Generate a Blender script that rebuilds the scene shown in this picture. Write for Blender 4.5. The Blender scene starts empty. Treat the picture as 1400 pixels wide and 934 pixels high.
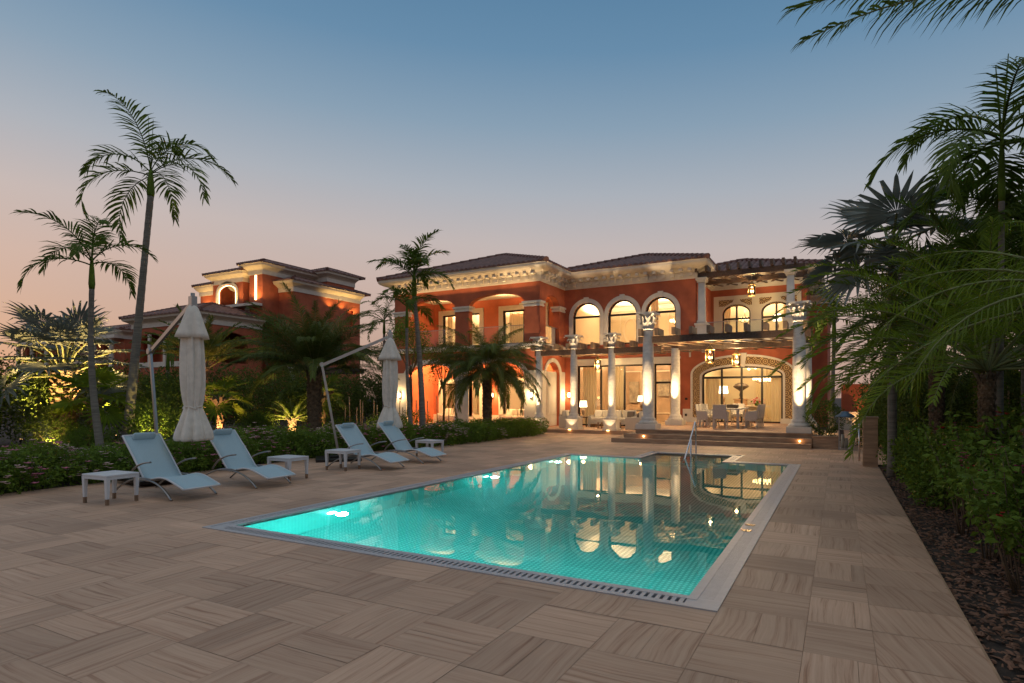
import bpy, bmesh, math, random
from mathutils import Vector, Matrix
from mathutils.geometry import tessellate_polygon
R = math.radians
rnd = random.Random(7)
C = bpy.context.scene.collection
scn = bpy.context.scene

# ------------------------------------------------------------------ camera
cam_d = bpy.data.cameras.new('camera')
cam = bpy.data.objects.new('camera', cam_d)
C.objects.link(cam)
cam.location = (0, 0, 1.6)
cam.rotation_euler = (R(90), 0, R(28.6))
cam_d.sensor_width = 36
cam_d.lens = 820 / 1400 * 36
cam_d.shift_y = (544 - 467) / 1400
cam_d.clip_end = 6000
cam_d.clip_start = .05
scn.camera = cam

# ------------------------------------------------------------------ sky: dusk, blue overhead to pink at the horizon
w = bpy.data.worlds.new('World')
scn.world = w
w.use_nodes = True
nt = w.node_tree
nt.nodes.clear()
wo = nt.nodes.new('ShaderNodeOutputWorld')
bg = nt.nodes.new('ShaderNodeBackground')
tc = nt.nodes.new('ShaderNodeTexCoord')
sep = nt.nodes.new('ShaderNodeSeparateXYZ')
ramp = nt.nodes.new('ShaderNodeValToRGB')
cr = ramp.color_ramp
SKY = [(0.0, (.42, .27, .215)), (.07, (.52, .345, .28)), (.16, (.56, .415, .365)), (.24, (.53, .455, .44)),
       (.32, (.395, .425, .475)), (.41, (.24, .34, .445)), (.50, (.132, .255, .395)), (.62, (.072, .185, .325)), (.78, (.33, .36, .40)), (1.0, (.50, .50, .50))]
cr.elements[0].position = SKY[0][0]; cr.elements[0].color = SKY[0][1] + (1,)
cr.elements[1].position = SKY[-1][0]; cr.elements[1].color = SKY[-1][1] + (1,)
for p_, c_ in SKY[1:-1]:
    e = cr.elements.new(p_); e.color = c_ + (1,)
# the glow of the set sun warms the west (left), the east is bluer
ew = nt.nodes.new('ShaderNodeMath'); ew.operation = 'MULTIPLY_ADD'
ew.inputs[1].default_value = .052; ew.inputs[2].default_value = .02
addz = nt.nodes.new('ShaderNodeMath'); addz.operation = 'ADD'
nt.links.new(tc.outputs['Generated'], sep.inputs[0])
nt.links.new(sep.outputs['X'], ew.inputs[0])
nt.links.new(sep.outputs['Z'], addz.inputs[0])
nt.links.new(ew.outputs[0], addz.inputs[1])
nt.links.new(addz.outputs[0], ramp.inputs[0])
sky = nt.nodes.new('ShaderNodeTexSky')
sky.sky_type = 'NISHITA'
sky.sun_disc = False
sky.sun_elevation = R(2)
sky.sun_rotation = R(-75)
bg2 = nt.nodes.new('ShaderNodeBackground')
bg2.inputs[1].default_value = .01
nt.links.new(sky.outputs[0], bg2.inputs[0])
nt.links.new(ramp.outputs[0], bg.inputs[0])
bg.inputs[1].default_value = 1.0
ash = nt.nodes.new('ShaderNodeAddShader')
nt.links.new(bg.outputs[0], ash.inputs[0])
nt.links.new(bg2.outputs[0], ash.inputs[1])
nt.links.new(ash.outputs[0], wo.inputs[0])

sun_d = bpy.data.lights.new('sun', 'SUN')
sun = bpy.data.objects.new('sun', sun_d)
C.objects.link(sun)
sun_d.energy = .04
sun_d.angle = R(25)
sun_d.color = (1, .7, .5)
sun.rotation_euler = (R(80), 0, R(-75))

scn.view_settings.view_transform = 'Standard'
scn.view_settings.look = 'None'
scn.view_settings.exposure = 0
scn.view_settings.gamma = 1
cy = scn.cycles
cy.use_denoising = True
cy.max_bounces = 7
cy.diffuse_bounces = 3
cy.glossy_bounces = 4
cy.transmission_bounces = 6
cy.transparent_max_bounces = 14
cy.sample_clamp_indirect = 3
cy.caustics_reflective = False
cy.caustics_refractive = False

# ------------------------------------------------------------------ materials
def mat(name, col, rough=.6, metal=0, ns=None, amt=.25, bump=0, col2=None, spec=None, detail=4, stretch=None, transl=0, bscale=None):
    m = bpy.data.materials.new(name); m.use_nodes = True
    n = m.node_tree.nodes; l = m.node_tree.links
    b = n['Principled BSDF']
    b.inputs['Base Color'].default_value = (*col, 1)
    b.inputs['Roughness'].default_value = rough
    b.inputs['Metallic'].default_value = metal
    if spec is not None: b.inputs['Specular IOR Level'].default_value = spec
    if ns:
        t = n.new('ShaderNodeTexCoord'); nz = n.new('ShaderNodeTexNoise')
        nz.inputs['Scale'].default_value = ns; nz.inputs['Detail'].default_value = detail
        src = t.outputs['Object']
        if stretch:
            mp = n.new('ShaderNodeMapping'); mp.inputs['Scale'].default_value = stretch
            l.new(src, mp.inputs[0]); src = mp.outputs[0]
        l.new(src, nz.inputs['Vector'])
        rp = n.new('ShaderNodeValToRGB')
        rp.color_ramp.elements[0].position = .3; rp.color_ramp.elements[1].position = .7
        c2 = col2 or tuple(min(1, c * (1 + amt)) for c in col)
        rp.color_ramp.elements[0].color = (*[c * (1 - amt) for c in col], 1)
        rp.color_ramp.elements[1].color = (*c2, 1)
        l.new(nz.outputs['Fac'], rp.inputs[0]); l.new(rp.outputs[0], b.inputs['Base Color'])
        if bump:
            nb = n.new('ShaderNodeTexNoise'); nb.inputs['Scale'].default_value = bscale or ns * 6; nb.inputs['Detail'].default_value = 5
            l.new(src, nb.inputs['Vector'])
            bp = n.new('ShaderNodeBump'); bp.inputs['Strength'].default_value = bump; bp.inputs['Distance'].default_value = .02
            l.new(nb.outputs['Fac'], bp.inputs['Height']); l.new(bp.outputs[0], b.inputs['Normal'])
    if transl:
        tr = n.new('ShaderNodeBsdfTranslucent'); mx = n.new('ShaderNodeMixShader'); mx.inputs[0].default_value = transl
        if ns: l.new(rp.outputs[0], tr.inputs[0])
        else: tr.inputs[0].default_value = (*col, 1)
        l.new(b.outputs[0], mx.inputs[1]); l.new(tr.outputs[0], mx.inputs[2])
        l.new(mx.outputs[0], n['Material Output'].inputs[0])
    return m

def emis(name, col, st):
    m = bpy.data.materials.new(name); m.use_nodes = True
    n = m.node_tree.nodes; n.clear()
    o = n.new('ShaderNodeOutputMaterial'); e = n.new('ShaderNodeEmission')
    e.inputs[0].default_value = (*col, 1); e.inputs[1].default_value = st
    m.node_tree.links.new(e.outputs[0], o.inputs[0])
    return m

def glass_mat(name, tint=(1, 1, 1), ior=1.45, rough=0.0):
    m = bpy.data.materials.new(name); m.use_nodes = True
    n = m.node_tree.nodes; l = m.node_tree.links; n.clear()
    o = n.new('ShaderNodeOutputMaterial'); t = n.new('ShaderNodeBsdfTransparent'); g = n.new('ShaderNodeBsdfGlossy')
    f = n.new('ShaderNodeFresnel'); f.inputs[0].default_value = ior
    t.inputs[0].default_value = (*tint, 1); g.inputs['Roughness'].default_value = rough
    mx = n.new('ShaderNodeMixShader')
    l.new(f.outputs[0], mx.inputs[0]); l.new(t.outputs[0], mx.inputs[1]); l.new(g.outputs[0], mx.inputs[2]); l.new(mx.outputs[0], o.inputs[0])
    return m

def stone_slab_mat():
    m = bpy.data.materials.new('sandstone_slab'); m.use_nodes = True
    n = m.node_tree.nodes; l = m.node_tree.links; b = n['Principled BSDF']
    uv = n.new('ShaderNodeUVMap')
    # slow warp of the veins, then bands stretched along the slab
    wz = n.new('ShaderNodeTexNoise'); wz.inputs['Scale'].default_value = 1.7; wz.inputs['Detail'].default_value = 1.5
    l.new(uv.outputs[0], wz.inputs['Vector'])
    va = n.new('ShaderNodeVectorMath'); va.operation = 'MULTIPLY_ADD'; va.inputs[1].default_value = (.0, .09, 0)
    l.new(wz.outputs['Color'], va.inputs[0]); l.new(uv.outputs[0], va.inputs[2])
    mp = n.new('ShaderNodeMapping'); mp.inputs['Scale'].default_value = (.6, 26, 1)
    l.new(va.outputs[0], mp.inputs[0])
    n1 = n.new('ShaderNodeTexNoise'); n1.inputs['Scale'].default_value = 1.0; n1.inputs['Detail'].default_value = 8; n1.inputs['Roughness'].default_value = .7
    l.new(mp.outputs[0], n1.inputs['Vector'])
    r1 = n.new('ShaderNodeValToRGB'); c = r1.color_ramp
    c.elements[0].position = .25; c.elements[0].color = (.23, .105, .055, 1)
    c.elements[1].position = .8; c.elements[1].color = (.72, .48, .335, 1)
    for p, k in ((.37, (.42, .235, .145)), (.46, (.565, .355, .235)), (.6, (.63, .415, .28))):
        e = c.elements.new(p); e.color = (*k, 1)
    l.new(n1.outputs['Fac'], r1.inputs[0])
    # slab to slab tone
    at = n.new('ShaderNodeAttribute'); at.attribute_name = 'tone'
    mr = n.new('ShaderNodeMapRange'); mr.inputs[3].default_value = .80; mr.inputs[4].default_value = 1.12
    l.new(at.outputs['Fac'], mr.inputs[0])
    hs = n.new('ShaderNodeHueSaturation'); l.new(r1.outputs[0], hs.inputs['Color']); l.new(mr.outputs[0], hs.inputs['Value'])
    # broad stains over the terrace
    to = n.new('ShaderNodeTexCoord'); n3 = n.new('ShaderNodeTexNoise'); n3.inputs['Scale'].default_value = .9; n3.inputs['Detail'].default_value = 3
    l.new(to.outputs['Object'], n3.inputs['Vector'])
    mr3 = n.new('ShaderNodeMapRange'); mr3.inputs[1].default_value = .3; mr3.inputs[2].default_value = .7; mr3.inputs[3].default_value = .85; mr3.inputs[4].default_value = 1.08
    l.new(n3.outputs['Fac'], mr3.inputs[0])
    mm = n.new('ShaderNodeMix'); mm.data_type = 'RGBA'; mm.blend_type = 'MULTIPLY'; mm.inputs[0].default_value = 1
    l.new(hs.outputs[0], mm.inputs[6]); l.new(mr3.outputs[0], mm.inputs[7])
    l.new(mm.outputs[2], b.inputs['Base Color'])
    b.inputs['Roughness'].default_value = .62
    b.inputs['Specular IOR Level'].default_value = .35
    bp = n.new('ShaderNodeBump'); bp.inputs['Strength'].default_value = .12; bp.inputs['Distance'].default_value = .01
    l.new(n1.outputs['Fac'], bp.inputs['Height']); l.new(bp.outputs[0], b.inputs['Normal'])
    return m

def pool_steel_mat(name, wall):
    m = bpy.data.materials.new(name); m.use_nodes = True
    n = m.node_tree.nodes; l = m.node_tree.links; b = n['Principled BSDF']
    t = n.new('ShaderNodeTexCoord'); sp = n.new('ShaderNodeSeparateXYZ'); cb = n.new('ShaderNodeCombineXYZ')
    l.new(t.outputs['Object'], sp.inputs[0])
    if wall:
        ad = n.new('ShaderNodeMath'); ad.operation = 'ADD'; l.new(sp.outputs['X'], ad.inputs[0]); l.new(sp.outputs['Y'], ad.inputs[1])
        l.new(ad.outputs[0], cb.inputs[0]); l.new(sp.outputs['Z'], cb.inputs[1])
    else:
        l.new(sp.outputs['X'], cb.inputs[0]); l.new(sp.outputs['Y'], cb.inputs[1])
    v = n.new('ShaderNodeTexVoronoi'); v.voronoi_dimensions = '2D'; v.inputs['Scale'].default_value = 17; v.inputs['Randomness'].default_value = 0
    l.new(cb.outputs[0], v.inputs['Vector'])
    r = n.new('ShaderNodeValToRGB')
    r.color_ramp.elements[0].position = .24; r.color_ramp.elements[0].color = (.34, .80, .78, 1)
    r.color_ramp.elements[1].position = .40; r.color_ramp.elements[1].color = (.03, .42, .395, 1)
    if wall:
        r.color_ramp.elements[0].color = (.10, .55, .50, 1); r.color_ramp.elements[1].color = (.06, .47, .43, 1)
    l.new(v.outputs['Distance'], r.inputs[0]); l.new(r.outputs[0], b.inputs['Base Color'])
    b.inputs['Roughness'].default_value = .4
    b.inputs['Metallic'].default_value = .1
    return m

def water_mat():
    m = bpy.data.materials.new('pool_water'); m.use_nodes = True
    n = m.node_tree.nodes; l = m.node_tree.links; n.clear()
    o = n.new('ShaderNodeOutputMaterial')
    g = n.new('ShaderNodeBsdfRefraction'); g.inputs['IOR'].default_value = 1.33; g.inputs['Color'].default_value = (.72, .98, .95, 1); g.inputs['Roughness'].default_value = 0
    gl = n.new('ShaderNodeBsdfGlossy'); gl.inputs['Roughness'].default_value = .012
    f = n.new('ShaderNodeFresnel'); f.inputs[0].default_value = 1.42
    mx = n.new('ShaderNodeMixShader')
    t = n.new('ShaderNodeTexCoord')
    nz = n.new('ShaderNodeTexNoise'); nz.inputs['Scale'].default_value = 1.6; nz.inputs['Detail'].default_value = 2
    l.new(t.outputs['Object'], nz.inputs['Vector'])
    bp = n.new('ShaderNodeBump'); bp.inputs['Strength'].default_value = .022; bp.inputs['Distance'].default_value = .05
    l.new(nz.outputs['Fac'], bp.inputs['Height'])
    for s_ in (g, gl, f): l.new(bp.outputs[0], s_.inputs['Normal'])
    l.new(f.outputs[0], mx.inputs[0]); l.new(g.outputs[0], mx.inputs[1]); l.new(gl.outputs[0], mx.inputs[2]); l.new(mx.outputs[0], o.inputs[0])
    return m

def ornament_mat():
    m = bpy.data.materials.new('ornate_mosaic_band'); m.use_nodes = True
    n = m.node_tree.nodes; l = m.node_tree.links; b = n['Principled BSDF']
    t = n.new('ShaderNodeTexCoord')
    sp = n.new('ShaderNodeSeparateXYZ'); cb = n.new('ShaderNodeCombineXYZ'); l.new(t.outputs['Object'], sp.inputs[0]); l.new(sp.outputs['X'], cb.inputs[0]); l.new(sp.outputs['Z'], cb.inputs[1])
    v = n.new('ShaderNodeTexVoronoi'); v.voronoi_dimensions = '2D'; v.inputs['Scale'].default_value = 3.4; v.inputs['Randomness'].default_value = .12
    l.new(cb.outputs[0], v.inputs['Vector'])
    wv = n.new('ShaderNodeMath'); wv.operation = 'SINE'
    ml = n.new('ShaderNodeMath'); ml.operation = 'MULTIPLY'; ml.inputs[1].default_value = 24
    l.new(v.outputs['Distance'], ml.inputs[0]); l.new(ml.outputs[0], wv.inputs[0])
    r = n.new('ShaderNodeValToRGB')
    r.color_ramp.elements[0].position = .3; r.color_ramp.elements[0].color = (.19, .105, .04, 1)
    r.color_ramp.elements[1].position = .75; r.color_ramp.elements[1].color = (.76, .53, .25, 1)
    l.new(wv.outputs[0], r.inputs[0]); l.new(r.outputs[0], b.inputs['Base Color'])
    b.inputs['Roughness'].default_value = .4
    bp = n.new('ShaderNodeBump'); bp.inputs['Strength'].default_value = .5; bp.inputs['Distance'].default_value = .03
    l.new(wv.outputs[0], bp.inputs['Height']); l.new(bp.outputs[0], b.inputs['Normal'])
    return m

M = {}
M['slab'] = stone_slab_mat()
M['grout'] = mat('grout', (.38, .24, .15), .9, ns=8)
M['stone'] = mat('sandstone', (.42, .265, .16), .65, ns=2.5, amt=.3, bump=.1, stretch=(1, 1, 6))
M['red'] = mat('red_stucco', (.42, .11, .05), .85, ns=1.6, amt=.2, bump=.12, bscale=60)
M['white'] = mat('white_stone_trim', (.70, .64, .55), .7, ns=3, amt=.07, bump=.06, bscale=40)
M['column'] = mat('rough_column_stone', (.72, .66, .57), .8, ns=7, amt=.14, bump=.7, bscale=26, stretch=(1, 1, 1.5))
M['cream'] = mat('cream_plaster', (.74, .66, .50), .8, ns=1.2, amt=.04)
M['ceiling'] = mat('ceiling_plaster', (.8, .74, .62), .85)
M['rooffl'] = mat('clay_roof_tile', (.17, .082, .064), .7, ns=3.5, amt=.4, bump=.2, bscale=20)
M['wood'] = mat('dark_stained_timber', (.075, .045, .03), .55, ns=5, amt=.35, stretch=(3, 3, 3))
M['slatwood'] = mat('pergola_slat_timber', (.26, .17, .10), .6, ns=4, amt=.3)
M['black'] = mat('black_metal_frame', (.018, .015, .013), .4, metal=.3)
M['glass'] = glass_mat('window_glass')
M['rail_glass'] = glass_mat('railing_glass', (.93, .97, .96))
M['steel'] = mat('brushed_steel', (.52, .50, .50), .5, metal=.35, ns=12, amt=.06)
M['steel_dark'] = mat('dark_channel', (.03, .03, .03), .6)
M['chrome'] = mat('polished_steel', (.7, .7, .72), .12, metal=1)
M['pool'] = pool_steel_mat('pool_wall_lining', True)
M['poolfloor'] = pool_steel_mat('embossed_pool_floor', False)
M['water'] = water_mat()
M['orn'] = ornament_mat()
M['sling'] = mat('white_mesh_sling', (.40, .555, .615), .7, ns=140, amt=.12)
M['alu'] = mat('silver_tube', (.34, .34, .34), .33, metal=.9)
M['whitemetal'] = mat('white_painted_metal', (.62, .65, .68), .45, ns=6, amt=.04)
M['brass'] = mat('brass_foot', (.28, .2, .14), .4, metal=.6)
M['lanternbrass'] = mat('aged_brass', (.42, .27, .10), .35, metal=.6)
M['canvas'] = mat('cream_canvas', (.74, .69, .60), .9, ns=9, amt=.1, bump=.15)
M['wicker'] = mat('pale_wicker', (.5, .47, .43), .7, ns=60, amt=.25, bump=.3)
M['darkwicker'] = mat('dark_wicker_inside', (.12, .1, .09), .7, ns=60, amt=.25)
M['cushion'] = mat('cream_cushion', (.72, .66, .56), .9, ns=10, amt=.06)
M['bark'] = mat('palm_bark', (.14, .105, .075), .9, ns=6, amt=.45, bump=.6, stretch=(2, 2, 6))
M['greybark'] = mat('ringed_grey_palm_bark', (.20, .18, .15), .85, ns=3, amt=.3, bump=.4, stretch=(1, 1, 9))
M['datebark'] = mat('date_palm_bark', (.17, .115, .07), .9, ns=9, amt=.5, bump=.8)
M['palm'] = mat('palm_green', (.11, .17, .028), .5, ns=2, amt=.35, spec=.12, transl=.38)
M['datepalm'] = mat('date_palm_green', (.13, .17, .04), .5, ns=2, amt=.35, spec=.12, transl=.38)
M['lime'] = mat('yellow_green_frond', (.17, .25, .025), .5, ns=2, amt=.35, spec=.12, transl=.42)
M['bismarck'] = mat('silver_blue_fan', (.22, .25, .225), .55, ns=2, amt=.25, spec=.12, transl=.15)
M['petiole'] = mat('pale_petiole', (.17, .19, .07), .6, ns=3)
M['leaf'] = mat('shrub_leaf', (.135, .215, .03), .5, ns=3, amt=.45, spec=.12, transl=.25)
M['darkleaf'] = mat('dark_hedge_leaf', (.085, .13, .025), .55, ns=3, amt=.45, spec=.12, transl=.2)
M['limeleaf'] = mat('lime_leaf', (.12, .18, .03), .5, ns=3, amt=.4, spec=.12, transl=.3)
M['stem'] = mat('woody_stem', (.14, .10, .06), .9, ns=9)
M['pink'] = mat('pink_petal', (.62, .20, .32), .6, ns=20, amt=.25, transl=.2)
M['palepink'] = mat('pale_pink_petal', (.72, .50, .48), .6, ns=20, amt=.15, transl=.2)
M['magenta'] = mat('magenta_petal', (.55, .02, .18), .6, ns=20, amt=.25, transl=.2)
M['redpetal'] = mat('red_petal', (.6, .02, .03), .6, ns=20, amt=.25, transl=.2)
M['soil'] = mat('dark_soil', (.05, .034, .024), .95, ns=9, amt=.5, bump=.6)
M['mulch'] = mat('bark_mulch_chip', (.19, .095, .055), .8, ns=3.1, amt=.6)
M['lawn'] = mat('lawn_grass', (.045, .08, .016), .9, ns=14, amt=.5)
M['bamboo'] = mat('bamboo_stake', (.30, .21, .12), .7, ns=5, amt=.3)
M['fence'] = mat('dark_green_fence', (.022, .035, .028), .7, ns=3)
M['taupe'] = mat('taupe_reflection_wall', (.30, .21, .14), .7, ns=2)  # living room wall; timber reflection in the glass painted into its brown
M['curtain'] = mat('cream_curtain', (.78, .68, .48), .9, transl=.3)
M['woodfloor'] = mat('polished_floor', (.38, .28, .18), .3, ns=2)
M['bulb'] = emis('warm_bulb', (1, .66, .28), 8)
M['shade'] = emis('lit_lamp_shade', (1, .80, .50), 4.5)
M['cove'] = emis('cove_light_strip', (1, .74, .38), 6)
M['screen'] = emis('television_screen', (.85, .9, 1), 1.6)
M['poollight'] = emis('pool_lamp_and_fill', (.8, 1, .97), 9)
M['steplight'] = emis('step_lamp', (1, .55, .2), 12)
M['dark'] = mat('dark_furniture', (.04, .03, .025), .5)
M['statue'] = mat('dark_bronze', (.06, .045, .035), .4, metal=.5)
M['artwork'] = mat('framed_picture', (.2, .17, .13), .6, ns=4, amt=.6)
M['bluecap'] = mat('blue_lantern_cap', (.09, .16, .24), .5, metal=.4)
# ------------------------------------------------------------------ mesh helpers
ORG = {}
class MB:
    def __init__(s): s.v = []; s.f = []; s.mi = []; s.uv = {}; s.sm = set(); s.tone = {}
    def add(s, vs, fs, mi=0, smooth=False):
        o = len(s.v); s.v += [tuple(v) for v in vs]
        for f in fs:
            if smooth: s.sm.add(len(s.f))
            s.f.append(tuple(i + o for i in f)); s.mi.append(mi)
    def box(s, x0, x1, y0, y1, z0, z1, mi=0):
        s.add([(x0, y0, z0), (x1, y0, z0), (x1, y1, z0), (x0, y1, z0), (x0, y0, z1), (x1, y0, z1), (x1, y1, z1), (x0, y1, z1)],
              [(3, 2, 1, 0), (4, 5, 6, 7), (0, 1, 5, 4), (1, 2, 6, 5), (2, 3, 7, 6), (3, 0, 4, 7)], mi)
    def bar(s, p, q, wx, wy, up=(0, 0, 1), mi=0):
        p = Vector(p); q = Vector(q); d = (q - p).normalized(); u = Vector(up)
        if abs(d.dot(u)) > .99: u = Vector((0, 1, 0))
        a = d.cross(u).normalized() * wx / 2; b = a.cross(d).normalized() * wy / 2
        vs = [p - a - b, p + a - b, p + a + b, p - a + b, q - a - b, q + a - b, q + a + b, q - a + b]
        s.add(vs, [(3, 2, 1, 0), (4, 5, 6, 7), (0, 1, 5, 4), (1, 2, 6, 5), (2, 3, 7, 6), (3, 0, 4, 7)], mi)
    def tube(s, pts, rad, n=8, mi=0, cap=True, flat=1):
        pts = [Vector(p) for p in pts]
        if not hasattr(rad, '__len__'): rad = [rad] * len(pts)
        o = len(s.v); prev = None
        for i, p in enumerate(pts):
            t = (pts[min(i + 1, len(pts) - 1)] - pts[max(i - 1, 0)]).normalized()
            if prev is None:
                a = t.orthogonal().normalized()
                if abs(t.z) < .9: a = t.cross(Vector((0, 0, 1))).normalized()
            else:
                a = (prev - t * prev.dot(t)).normalized()
            prev = a; b = t.cross(a)
            for k in range(n):
                g = 2 * math.pi * k / n
                s.v.append(tuple(p + a * math.cos(g) * rad[i] + b * math.sin(g) * rad[i] * flat))
        for i in range(len(pts) - 1):
            for k in range(n):
                s.sm.add(len(s.f)); s.mi.append(mi)
                s.f.append((o + i * n + k, o + i * n + (k + 1) % n, o + (i + 1) * n + (k + 1) % n, o + (i + 1) * n + k))
        if cap:
            s.f.append(tuple(o + k for k in range(n))[::-1]); s.mi.append(mi)
            s.f.append(tuple(o + (len(pts) - 1) * n + k for k in range(n))); s.mi.append(mi)
    def lathe(s, prof, c=(0, 0, 0), n=20, mi=0, fn=None):
        o = len(s.v)
        for r, z in prof:
            for k in range(n):
                g = 2 * math.pi * k / n; rr = fn(r, z, g) if fn else r
                s.v.append((c[0] + rr * math.cos(g), c[1] + rr * math.sin(g), c[2] + z))
        for i in range(len(prof) - 1):
            for k in range(n):
                s.sm.add(len(s.f)); s.mi.append(mi)
                s.f.append((o + i * n + k, o + i * n + (k + 1) % n, o + (i + 1) * n + (k + 1) % n, o + (i + 1) * n + k))
        if prof[0][0] > 0: s.f.append(tuple(o + k for k in range(n))[::-1]); s.mi.append(mi)
        if prof[-1][0] > 0: s.f.append(tuple(o + (len(prof) - 1) * n + k for k in range(n))); s.mi.append(mi)
    def ball(s, c, rx, ry=None, rz=None, n=12, m=8, mi=0):
        ry = ry or rx; rz = rz or rx; o = len(s.v)
        for i in range(m + 1):
            th = math.pi * i / m
            for k in range(n):
                g = 2 * math.pi * k / n
                s.v.append((c[0] + rx * math.sin(th) * math.cos(g), c[1] + ry * math.sin(th) * math.sin(g), c[2] - rz * math.cos(th)))
        for i in range(m):
            for k in range(n):
                s.sm.add(len(s.f)); s.mi.append(mi)
                s.f.append((o + i * n + k, o + i * n + (k + 1) % n, o + (i + 1) * n + (k + 1) % n, o + (i + 1) * n + k))
    def panel(s, outer, holes, mp, d0, d1, mi=0):
        """flat wall (u,z outline, holes) extruded from depth d0 to d1 through mp(u,z,d)"""
        loops = [outer] + holes
        tris = tessellate_polygon([[Vector((p[0], p[1], 0)) for p in lp] for lp in loops])
        flat = [p for lp in loops for p in lp]; o = len(s.v); N = len(flat)
        s.v += [tuple(mp(u, z, d0)) for u, z in flat] + [tuple(mp(u, z, d1)) for u, z in flat]
        for t in tris:
            s.f.append((o + t[0], o + t[1], o + t[2])); s.mi.append(mi)
            s.f.append((o + N + t[2], o + N + t[1], o + N + t[0])); s.mi.append(mi)
        k = 0
        for lp in loops:
            L = len(lp)
            for i in range(L):
                a = o + k + i; b = o + k + (i + 1) % L
                s.f.append((a, b, b + N, a + N)); s.mi.append(mi)
            k += L
    def band(s, inner, outer, mp, d0, d1, mi=0):
        n = len(inner); o = len(s.v)
        for u, z in inner: s.v += [tuple(mp(u, z, d0)), tuple(mp(u, z, d1))]
        for u, z in outer: s.v += [tuple(mp(u, z, d0)), tuple(mp(u, z, d1))]
        I = lambda i, d: o + 2 * i + d
        J = lambda i, d: o + 2 * n + 2 * i + d
        for i in range(n - 1):
            for f in ((I(i, 0), I(i + 1, 0), J(i + 1, 0), J(i, 0)), (I(i, 1), J(i, 1), J(i + 1, 1), I(i + 1, 1)),
                      (I(i, 0), I(i, 1), I(i + 1, 1), I(i + 1, 0)), (J(i, 0), J(i + 1, 0), J(i + 1, 1), J(i, 1))):
                s.f.append(f); s.mi.append(mi)
        for i in (0, n - 1):
            s.f.append((I(i, 0), J(i, 0), J(i, 1), I(i, 1))); s.mi.append(mi)
    def sweep(s, prof, path, mi=0):
        P = [Vector((x, y)) for x, y in path]; o = len(s.v); n = len(prof)
        for i, p in enumerate(P):
            ns = []
            if i > 0: h = (P[i] - P[i - 1]).normalized(); ns.append(Vector((h.y, -h.x)))
            if i < len(P) - 1: h = (P[i + 1] - P[i]).normalized(); ns.append(Vector((h.y, -h.x)))
            m = ns[0] if len(ns) == 1 else (ns[0] + ns[1]) / (1 + ns[0].dot(ns[1]))
            for d, z in prof: s.v.append((p.x + m.x * d, p.y + m.y * d, z))
        for i in range(len(P) - 1):
            for k in range(n):
                a = o + i * n + k; b = o + i * n + (k + 1) % n
                s.f.append((a, b, b + n, a + n)); s.mi.append(mi)
        s.f.append(tuple(o + k for k in range(n))); s.mi.append(mi)
        s.f.append(tuple(o + (len(P) - 1) * n + k for k in range(n))[::-1]); s.mi.append(mi)
    def build(s, name, mats, parent=None, world=True, origin=None, bevel=0, recalc=False, sub=0):
        me = bpy.data.meshes.new(name)
        off = Vector(origin) if origin is not None else (ORG.get(parent.name, Vector()) if (parent and world) else Vector())
        vs = s.v if off.length == 0 else [(x - off.x, y - off.y, z - off.z) for x, y, z in s.v]
        me.from_pydata(vs, [], s.f)
        if not isinstance(mats, (list, tuple)): mats = [mats]
        for m in mats: me.materials.append(m)
        if len(mats) > 1: me.polygons.foreach_set('material_index', s.mi)
        if s.sm: me.polygons.foreach_set('use_smooth', [i in s.sm for i in range(len(s.f))])
        if s.uv:
            ul = me.uv_layers.new(name='UVMap'); ta = me.attributes.new('tone', 'FLOAT', 'FACE')
            for p in me.polygons:
                if p.index in s.uv:
                    for li, q in zip(p.loop_indices, s.uv[p.index]): ul.data[li].uv = q
                    ta.data[p.index].value = s.tone.get(p.index, .5)
        if recalc:
            bm = bmesh.new(); bm.from_mesh(me); bmesh.ops.recalc_face_normals(bm, faces=bm.faces); bm.to_mesh(me); bm.free()
        me.update()
        o = bpy.data.objects.new(name, me); C.objects.link(o)
        if parent:
            o.parent = parent; ORG[o.name] = ORG.get(parent.name, Vector()) if world else Vector()
        elif origin is not None: o.location = origin; ORG[o.name] = Vector(origin)
        if bevel:
            b = o.modifiers.new('bevel', 'BEVEL'); b.width = bevel; b.segments = 2; b.limit_method = 'ANGLE'
        if sub:
            b = o.modifiers.new('sub', 'SUBSURF'); b.levels = sub; b.render_levels = sub
        return o

def build_each(b, name, mats, parent, **k):
    """one object per connected or touching piece"""
    par = list(range(len(b.v)))
    def find(i):
        while par[i] != i: par[i] = par[par[i]]; i = par[i]
        return i
    for f in b.f:
        r0 = find(f[0])
        for v in f[1:]: par[find(v)] = r0
    isl = {}
    for i, f in enumerate(b.f): isl.setdefault(find(f[0]), []).append(i)
    groups = []
    for fs in isl.values():
        vs = [b.v[v] for i in fs for v in b.f[i]]
        groups.append([fs, [min(c[a] for c in vs) - .004 for a in range(3)], [max(c[a] for c in vs) + .004 for a in range(3)]])
    merged = True
    while merged and k.get('merge', True):
        merged = False; out = []
        for g in groups:
            for h in out:
                if all(g[1][a] < h[2][a] and h[1][a] < g[2][a] for a in range(3)):
                    h[0] += g[0]; h[1] = [min(p, q) for p, q in zip(g[1], h[1])]; h[2] = [max(p, q) for p, q in zip(g[2], h[2])]; merged = True; break
            else: out.append(g)
        groups = out
    k.pop('merge', None); res = []
    for fs, _, _ in groups:
        m = MB(); mp = {}
        for i in fs:
            f = []
            for v in b.f[i]:
                if v not in mp: mp[v] = len(m.v); m.v.append(b.v[v])
                f.append(mp[v])
            if i in b.sm: m.sm.add(len(m.f))
            m.f.append(tuple(f)); m.mi.append(b.mi[i])
        res.append(m.build(name, mats, parent, **k))
    return res

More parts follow.
